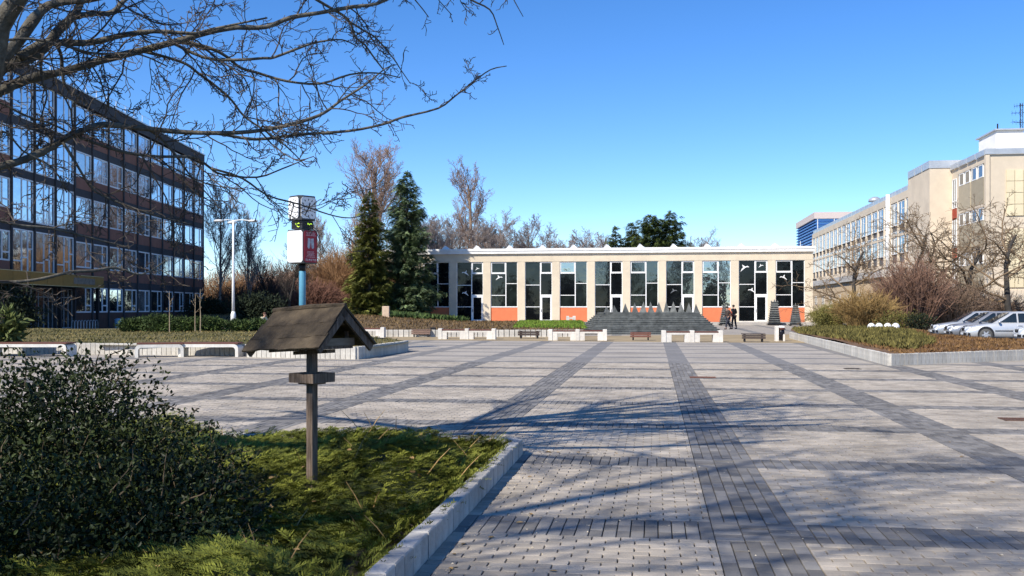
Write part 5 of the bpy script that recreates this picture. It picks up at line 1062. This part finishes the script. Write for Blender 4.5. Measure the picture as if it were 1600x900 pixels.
def end_block():
    X0, Y0, Y1, H = 25.2, 80.8, 89.98, 13.45; t = thing('end_block', (X0, Y0, 0), 'tall beige end block with pale tiles and white roof house at right edge', 'building'); L = Y1-Y0
    MB().box(.12, 30, .12, L, 0, H).build('wall', M_beige, t); MB().box(0, .3, 0, .35, 0, H-.003).build('corner_pier', M_beige, t); MB().box(.301, 30, 0, .119, 0, 3).build('plinth', M_beige, t)
    MB().box(-.05, 30, -.05, .05, H+.001, H+.42).build('flashing', M_flash, t)
    for i in range(4): MB().box(-.05, .06, .2+i*2.3, 2.25+i*2.3, H-.02, H+.4).build('roof_rail', M_flash, t)
    # side facing the square (-X): two tiled panels per floor with paired windows over them
    tile = mat('grey_tan_tiles', (.40, .34, .24), .8, .1, 3, island=.1); wm = win_mesh(1.2, 1.0, (), (), .07).mesh('window', M_whitepaint); pm = MB().box(-.56, .56, .035, .045, .04, .96).mesh('pane', glass('end_glass', (.05, .05, .055), .2, (.9, .95, 1)))
    pn = MB().box(-1.55, 1.55, 0, .06, 0, 2.05).mesh('tiled_panel', tile); rv = MB().box(-1.7, 1.7, 0, .1, 3.08, 3.3).mesh('cornice', M_beige)
    for f in range(4):
        zb = 9.75-f*3.35
        for c in (2.2, 5.5):
            put('tiled_panel', pn, t, (.06, c, zb), R(-90)); put('cornice', rv, t, (.02, c, zb), R(-90))
            for s in (-.78, .78): wo = put('window', wm, t, (.04, c+s, zb+2.06), R(-90)); put('pane', pm, wo)
        tw = win_mesh(1.1, 2.5, (0,), ((-.5, .5, .6),), .08).build('tall_window', M_whitepaint, t, loc=(.05, 8.3, zb+.35), rz=R(-90)); MB().box(-.5, .5, .035, .045, .04, 2.46).build('pane', glass('end_glass', (0,0,0), 0), tw)
        MB().box(-.55, .55, 0, .06, -.95, -.01).build('red_panel', mat('red_panel', (.36, .06, .03), .8, .1, 2), t, loc=(.05, 8.3, zb+.35), rz=R(-90))
    # end wall facing the viewer (-Y): pale tiled fields with grid joints
    for zf0, zf1 in ((8.7, 12.25), (3.2, 7.7)):
        nx, nz = 24, max(3, int((zf1-zf0)/.75)); tw = .62; th_ = (zf1-zf0)/nz; tl = MB().box(.018, tw-.018, .02, .118, .018, th_-.018).mesh('wall_tile', M_pale)
        for i in range(nx):
            for j in range(nz): put('wall_tile', tl, t, (1.5+i*tw, 0, zf0+j*th_))
    rh = mat('white_roof_house', (.80, .79, .76), .7, .06, 1)
    MB().box(2.1, 4.2, 4.2, 8.5, H+.002, H+2.5).build('roof_house', rh, t); MB().prism([(1.95, H+2.502), (4.35, H+2.502), (4.35, H+2.62), (1.95, H+2.62)], 4.0, 8.9, 'y').build('roof_slab', M_flash, t)
    MB().lathe([(.06, 0), (.06, .5)], 6, (2.35, 4.6, H+2.621)).build('vent_pipe', M_black, t)
    a = thing('roof_antenna', (X0+4.62, Y0+6.0, H+.01), 'dark lattice antenna mast on the roof of the end block', 'antenna'); h = 5.0
    m = MB()
    for q in ((-.12, -.1), (.12, -.1), (0, .14)): m.tube([(q[0], q[1], 0), (q[0]*.8, q[1]*.8, h)], .022, 4)
    for i in range(12): z0 = i*h/12; m.tube([(-.12, -.1, z0), (.12, -.1, z0+h/12)], .014, 3); m.tube([(.12, -.1, z0), (0, .14, z0+h/12)], .014, 3)
    m.build('mast', M_black, a)
    for z0, l, r_ in ((4.2, .7, 0), (3.4, .9, .5), (4.8, .5, -.4)):
        b = MB(); b.tube([(-l, 0, 0), (l, 0, 0)], .02, 4)
        for i in range(6): x = -l+2*l*i/5; b.tube([(x, -.22, 0), (x, .22, 0)], .012, 3); b.tube([(x, 0, -.2), (x, 0, .2)], .012, 3)
        b.build('aerial', M_black, a, loc=(0, 0, z0), rz=r_)
end_block()
def blue_building():
    X0, Y0, Y1, H = 31.7, 205, 231, 20.8; t = thing('blue_building', (X0, Y0, 0), 'blue louvred glass building with a pale roof band far behind the slab', 'building')
    MB().box(.3, 30, .3, Y1-Y0, 0, H-1.3).build('wall', glass('blue_glass', (.02, .08, .22), .25, (.5, .7, 1)), t); MB().box(-.1, 30, -.1, Y1-Y0, H-1.299, H).build('roof_band', mat('pinkish_band', (.62, .52, .48), .8, .05), t)
    ml = mat('blue_louvre', (.035, .12, .36), .5, .15, 2); l1 = MB().box(.2, 30, 0, .2, 0, .22).mesh('louvre', ml); l2 = MB().box(0, .2, .02, Y1-Y0, 0, .22).mesh('louvre', ml)
    for i in range(24): put('louvre', l1, t, (0, 0, H-1.9-i*.62)); put('louvre', l2, t, (0, 0, H-1.9-i*.62))
    for i in range(8): MB().box(.5+i*3.2, .62+i*3.2, -.06, .28, 4, H-1.3).build('mullion', M_whitepaint, t)
    MB().box(-.06, -.001, 19, 19.8, H-8, H-4.5).build('light_slot', M_whitepaint, t)
blue_building()
# ------------------------------------------------------------------ conifers and background trees
def spruce(px, d, pyt, hw, label, m, seed, z0, name='spruce_tree', group=None, rag=.1):
    rng = np.random.default_rng(seed); base = W(px, d, z0); H = ZA(pyt, d)-z0; t = thing(name, base, label, 'tree', 0, group)
    MB().tube([(0, 0, -.1), (0, 0, H*.5), (0, 0, H*.98)], [.22, .13, .02], 8).build('trunk', M_bark, t); mb = MB(); T = spray_template(9, seed, .5, .2, .35); bw = MB()
    z = .3; P = []; D = []; S = []
    while z < H*.985:
        f = z/H; rad = hw*(1-f)**.64*(1+.16*math.sin(z*2.3+seed)+rng.uniform(-rag, rag))+.12
        nb = int(9+11*(1-f))
        for k in range(nb):
            a = rng.uniform(0, 6.28); L = rad*rng.uniform(.72, 1.16); dr = rng.uniform(.05, .32)-.3*f; o = np.array([math.cos(a), math.sin(a), 0]); zz = z+rng.uniform(-.15, .15)
            q = [np.array([0, 0, zz])+o*L*s+np.array([0, 0, -dr*L*s+.22*L*s*s]) for s in (0, .35, .7, 1)]; bw.tube(q, [.03, .02, .012, .006], 3, False)
            m_ = max(6, int(L*13))
            for s in rng.uniform(.15, 1, m_):
                b = np.array([0, 0, zz])+o*L*s+np.array([0, 0, -dr*L*s+.22*L*s*s]); side = rng.choice((-1, 1))*rng.uniform(.2, 1.1); dd = np.array([math.cos(a+side), math.sin(a+side), rng.uniform(-.5, .12)]); P.append(b); D.append(dd); S.append(rng.uniform(.30, .62)*(.5+.5*min(1, L)))
        z += rng.uniform(.20, .34)
    for s in (0, .1, .2): P += [np.array([0, 0, H*.96+s])]*3; D += [rng.normal(size=3)*[.4, .4, 0]+[0, 0, 1] for _ in range(3)]; S += [.4]*3
    P, D, S = np.array(P), np.array(D), np.array(S); X, Yv, Z = frames(D, rng, np.array([0, 0, 1.])); v, f = scatter_template(*T, P, X, Yv, Z, S); mb.add(v, *f)
    bw.build('branches', M_twig, t); tag(mb.build('crown', m, t), kind='stuff')
spruce(577, 98, 299, 2.2, 'olive-green spruce, the smaller one on the left of the pair', mat('olive_spruce', (.075, .095, .018), .9, .4, .9, c2=(.19, .20, .045), island=.35), 51, .6)
spruce(636, 101, 266, 3.15, 'tall blue-green spruce in front of the left end of the pavilion', mat('blue_spruce', (.07, .115, .050), .9, .4, .9, c2=(.19, .25, .12), island=.35), 53, .6)
M_pine = mat('pine_needles', (.045, .075, .020), .9, .4, .8, c2=(.12, .155, .04), island=.35)
for px, d, py, hw, lab, sd_ in ((962,124,354,2.0,'smallest dark pine at the left end of the pine group behind the pavilion',61),(987,126,348,2.4,'loose dark pine second from the left behind the pavilion',62),(1015,122,335,4.0,'broad dark pine in the middle of the pine group',63),(1046,123,329,4.1,'tallest dark pine behind the pavilion',64)):
    spruce(px, d, py, hw, lab, M_pine, sd_, 0, 'pine_tree', 'dark pines behind the pavilion', .38)
B1 = mat('tan_twig', (.30, .20, .145), .9, .2, 2); B2 = mat('grey_twig', (.31, .255, .225), .9, .2, 2); B3 = mat('dark_twig', (.055, .045, .038), .9, .2, 2); B4 = mat('brown_twig', (.15, .085, .05), .9, .25, 2)
TB = mat('grey_bark', (.20, .16, .13), .9, .3, 3); TBd = mat('dark_tree_bark', (.045, .04, .035), .9, .3, 3); TBl = mat('tan_bark', (.30, .21, .14), .9, .2, 3)
K = dict(rmin=.011)
big = [bare_tree_mesh(101, 20, .34, TB, B1, up=[.03,.13,.16,.14,.1], wig=[.025,.09,.11,.14,.15], n=[26,11,7,4,0], ang=[(28,50),(24,45),(25,50),(25,60),(30,60)], cone=[.5,.4,.3,.2,.1], len=[.46,.48,.5,.5,.5], t0=[.18,.15,.1,.15,.2], rmin=.013), bare_tree_mesh(107, 20, .30, TBl, B1, up=[.06,.13,.16,.14,.1], wig=[.025,.09,.11,.14,.15], n=[22,10,6,4,0], ang=[(24,44),(24,45),(25,50),(25,60),(30,60)], len=[.40,.46,.5,.5,.5], t0=[.3,.15,.1,.15,.2], rmin=.013)]
mid = [bare_tree_mesh(111+i, 12, .2, TB, B2, up=[.03,.13,.16,.14,.1], wig=[.025,.09,.11,.14,.15], n=[20,10,7,4,0], ang=[(30,58),(26,52),(25,55),(25,60),(30,60)], len=[.50,.5,.5,.5,.5], t0=[.22,.12,.1,.15,.2], **K) for i in range(3)]
drk = [bare_tree_mesh(121+i, 10, .2, TBd, B3, up=[.03,.10,.12,.10,.08], n=[18,9,6,3,0], ang=[(32,62),(26,52),(25,55),(25,60),(30,60)], len=[.55,.5,.5,.5,.5], t0=[.2,.12,.1,.15,.2], **K) for i in range(2)]
def bt(ms, H0, px, d, pyt, label, rz, group=None, z0=0.0, sx=1.0, name='bare_tree'):
    H = ZA(pyt, d)-z0; H0 = max(v.co.z for v in ms[1].vertices)*.97; o = tree_from(ms, W(px, d, z0), label, 'tree', rz, group, 1.0, name); s = H/H0; o.scale = (s*sx, s*sx, s)
bt(big[0], 20, 577, 128, 216, 'broad tall bare tree rising behind the two spruces', 0.3, None, 0, 1.15); bt(big[1], 20, 732, 148, 248, 'tall slim bare tree with pale trunk behind the left of the pavilion', 1.0, None, 0, 1.15)
bt(mid[0], 12, 343, 100, 262, 'tall dark-trunked bare tree at the corner of the school', .5, None, .2, .72); bt(mid[1], 12, 390, 104, 322, 'bare tree right of the street lamp, behind the dark thicket', 2.0, None, .2, .8)
G1 = 'bare trees in a row behind the pavilion roof'
for i, (px, d, py, lab) in enumerate([(655,132,318,'bare tree just right of the blue-green spruce, above the roof end'),(690,138,338,'bare tree left of the tall slim pale-trunked tree'),(760,136,330,'bare tree right of the tall slim pale-trunked tree'),(790,140,326,'rounded bare tree second right of the pale-trunked tree'),(822,138,338,'bare tree over the third dark bay of the pavilion'),(868,146,360,'low bare tree over the left half of the pavilion roof'),(905,148,358,'low bare tree midway along the pavilion roof'),(938,146,366,'low bare tree left of the pines'),(1097,140,358,'low bare tree directly right of the pines'),(672,150,330,'pale bare tree between the blue-green spruce and its right neighbour'),(712,152,334,'bare tree just left of the tall slim trunk, farther back'),(775,152,336,'far bare tree between the two rounded ones behind the roof'),(845,156,350,'far bare tree right of the third dark bay'),(888,158,362,'small far bare tree over the middle of the left roof half'),(922,158,364,'small far bare tree shortly left of the pines'),(1120,150,374,'lowest bare tree, second right of the pines')]):
    bt(mid[i % 3], 12, px, d, py, lab, i*1.3, G1, 0, 1.5)
bt(drk[0], 10, 452, 92, 376, 'dark spreading bare tree behind the clock column pole', .2, None, .6, 1.1); bt(drk[1], 10, 418, 108, 392, 'dark bare tree behind the far white bench', 1.2, None, .4, 1.0); bt(mid[2], 12, 505, 118, 322, 'pale bare tree right of the clock head', 2.2, None, .4, .9)
def twig_bush(loc, r, n, m, seed, label, name='bare_bush', arch=.5, rmin=.012, up=1.0, sub=5):
    rng = np.random.default_rng(seed); t = thing(name, loc, label, 'bush'); mb = MB(); st = MB()
    for i in range(n):
        a = rng.uniform(0, 6.28); q = rng.uniform(0, 1)**.5; b = np.array([math.cos(a)*r[0]*q*.4, math.sin(a)*r[1]*q*.4, 0]); e = np.array([math.cos(a)*r[0]*q, math.sin(a)*r[1]*q, r[2]*(1-.45*q*q)*rng.uniform(.7, 1.05)*up]); mdp = (b+e)/2+[0, 0, arch*.3*r[2]*q]+rng.normal(0, .08*r[2], 3)
        Q = [b, b*.6+mdp*.4+rng.normal(0, .03, 3), mdp, (mdp+e)/2+rng.normal(0, .05, 3), e]; (st if i % 8 == 0 else mb).tube(Q, np.maximum([.02*r[2]/2, .014*r[2]/2, .01*r[2]/2, .006, .003], rmin*np.array([1.6, 1.3, 1.1, .9, .7])), 3, False)
        for j in range(sub):
            s = rng.integers(1, 4); p = Q[s]+(Q[s+1]-Q[s])*rng.uniform(); dd = nrm((Q[s+1]-Q[s])+rng.normal(0, .5, 3)*np.linalg.norm(Q[s+1]-Q[s])); L = r[2]*rng.uniform(.12, .3); mb.tube([p, p+dd*L*.5+rng.normal(0, .03, 3), p+dd*L+[0, 0, rng.uniform(0, .1)]], [rmin*.9, rmin*.8, rmin*.6], 3, False)
    st.build('stems', m, t); mb.build('crown', m, t); return t
twig_bush(W(545, 106, .4), (4.6, 3, 7.4), 900, mat('orange_brown_twig', (.26, .135, .065), .9, .25, 1, c2=(.30, .18, .09)), 131, 'round orange-brown leafless tree between the clock column and the spruces', 'brown_tree', .7, .02, 1.0, 8)
twig_bush(W(490, 100, .4), (3.4, 2.4, 4.2), 420, mat('reddish_twig', (.17, .085, .06), .9, .25, 1), 132, 'reddish brown bush directly behind the clock pole', 'bare_bush', .6, .02)
twig_bush(W(372, 110, .3), (3.6, 3, 4.0), 320, B4, 133, 'brown bush behind the street lamp pole', 'bare_bush', .6, .02); twig_bush(W(432, 112, .3), (4, 3, 5.0), 380, B4, 134, 'brown bush behind the dark spreading tree', 'bare_bush', .6, .02)
twig_bush(W(688, 116, .3), (5, 3, 7.4), 380, B2, 135, 'grey bare thicket behind the left end of the pavilion', 'bare_bush', .6, .02)
twig_bush(W(345, 124, .2), (6, 3, 6.0), 500, mat('orange_brown_twig', (0,0,0)), 136, 'tan bare thicket showing between the school corner and the street lamp', 'bare_bush', .6, .02); twig_bush(W(404, 126, .2), (6, 3, 7.0), 500, B1, 137, 'tall tan bare thicket right of the street lamp head', 'bare_bush', .6, .02); twig_bush(W(470, 130, .2), (6, 3, 8.0), 520, B4, 138, 'tall brown bare thicket far behind the advertising box', 'bare_bush', .6, .02)
# right-hand shrubbery and trees in front of the slab
M_gold = mat('golden_twig', (.24, .145, .055), .9, .3, 1.2, c2=(.30, .20, .075)); M_red = mat('red_brown_twig', (.20, .115, .078), .9, .25, 1.2)
twig_bush(W(1352, 62, .2), (2.2, 1.6, 2.5), 430, M_gold, 141, 'golden brown leafless bush behind the white balls', 'bare_bush', .6, .012)
twig_bush(W(1298, 66, .2), (1.5, 1.2, 1.7), 300, mat('olive_twig', (.19, .17, .045), .9, .25, 1.2), 142, 'low olive bush beside the pavilion corner', 'bare_bush', .5, .012)
twig_bush(W(1424, 64, .2), (2.5, 1.8, 4.6), 520, M_red, 143, 'dense dark red-brown bush left of the parked cars', 'bare_bush', .6, .012)
twig_bush(W(1488, 66, .2), (2.6, 1.6, 3.2), 480, mat('grey_brown_twig', (.19, .13, .09), .9, .25, 1.2), 144, 'grey-brown leafless bush behind the first parked car', 'bare_bush', .5, .012)
twig_bush(W(1556, 70, .1), (2.8, 1.6, 2.7), 380, mat('grey_brown_twig', (0,0,0)), 145, 'grey-brown leafless bush behind the light silver estate car', 'bare_bush', .5, .012)
leaf_bush(W(1290, 64, .25), (1.0, .8, 1.0), 900, mat('olive_bush_leaf', (.10, .10, .025), .85, .4, 1, c2=(.17, .15, .04), island=.3), 146, .16, 'small olive-green bush at the left end of the shrubbery', 'bush')
leaf_bush(W(1398, 60, .25), (1.9, .9, 1.1), 1200, mat('olive_bush_leaf', (0,0,0)), 147, .16, 'olive-green bush just behind the white balls', 'bush'); leaf_bush(W(1440, 59, .25), (1.2, .8, .9), 900, mat('dark_bush_leaf', (0,0,0)), 148, .16, 'dark green bush beside the nose of the first parked car', 'bush')
curv = dict(n=[10,6,5,4,0], wig=[.13,.20,.24,.26,.25], up=[.0,.05,.06,.05,.02], len=[.72,.52,.5,.5,.5], ang=[(42,75),(32,62),(30,65),(30,70),(30,60)], t0=[.22,.15,.1,.15,.2], rmin=.012, rr=[.6,.58,.6,.6,.6], cone=[.35,.3,.2,.2,.1])
rt = [bare_tree_mesh(151+i, 8, .2, TBd, mat('warm_twig', (.20, .14, .085), .9, .25, 2), **curv) for i in range(3)]
for i, (px, d, py, lab, sx) in enumerate([(1345,74,352,'gnarled bare tree in front of the slab windows, leftmost of the right-hand trees',1.0),(1415,72,330,'gnarled bare tree behind the dense red-brown bush',1.0),(1500,68,318,'gnarled bare tree in front of the stair tower and end block',1.05),(1588,66,312,'gnarled bare tree at the right picture edge before the pale tiled wall',1.0)]):
    bt(rt[i % 3], 8, px, d, py-12, lab, i*2.1+.4, 'gnarled bare trees before the right-hand buildings', .1, sx*1.3)
def shade_tree():
    rng = np.random.default_rng(163); t = thing('bare_tree', (-9.5, -3.2, 0), 'tall bare tree behind the viewer whose soft shadow lies on the near paving', 'tree'); tr, lb, cr_ = MB(), MB(), MB()
    tr.tube([(0,0,-.1), (.1,0,1), (.1,.1,5), (.4,.1,9), (.8,0,13), (1.0,.2,16)], [.32,.24,.2,.15,.09,.03], 10); P = tree_params(rmin=.009, n=[0,8,6,4,0], wig=[.08,.13,.17,.2,.2], up=[.02,.03,.03,.02,0])
    for z, dx, dy, dz, L, r in [(6.5,1,.1,.25,5.8,.05),(7.5,1,-.3,.3,6,.05),(8.5,1,.25,.3,5.8,.045),(9.5,1,-.1,.35,5.8,.045),(10.5,1,.3,.4,5.5,.045),(11.5,1,-.2,.5,5.2,.04),(8,.9,.6,.3,7,.05),(7,.8,-.6,.3,6,.05),(9,-1,.3,.4,5,.06),(10,-.5,-.9,.5,5,.06),(12,.3,.8,.7,4,.05),(13,.8,-.2,.9,4.5,.04),(11,-.6,.6,.7,4.5,.05)]:
        grow(lb, np.array([.1+z*.03, .05, z]), np.array([dx, dy, dz]), L, r, 1, 4, rng, P, cr_)
    tr.build('trunk', M_bark, t, True); cr_.build('crown', M_twig, t, True)
shade_tree()
# trees behind the viewer: they show in the pavilion's panes
for i, (x, y, lab) in enumerate([(6, -34, 'bare tree behind the viewer, seen only in the pavilion glass, right'), (-9, -40, 'bare tree behind the viewer, seen only in the pavilion glass, middle'), (17, -44, 'bare tree behind the viewer, seen only in the pavilion glass, far right')]):
    o = tree_from(mid[i], (x, y, 0), lab, 'tree', i, 'bare trees behind the viewer'); o.scale = (1.2,)*3
hb = leaf_bush((-60, -52, 0), (7, 3, 8.5), 5000, mat('hedge_tree_leaf', (.018, .030, .010), .85, .4, .6, c2=(.04, .055, .018), island=.3), 171, .7, 'tall dark evergreen thicket behind the viewer, seen only in the pavilion glass', 'bush', 'evergreen_thicket', 'evergreen thickets behind the viewer')
for i in range(1, 9): c = copy_tree(hb); c.location = (-60+i*12.5, -52+(i % 3)*2-1, 0); c.rotation_euler.z = i*1.9
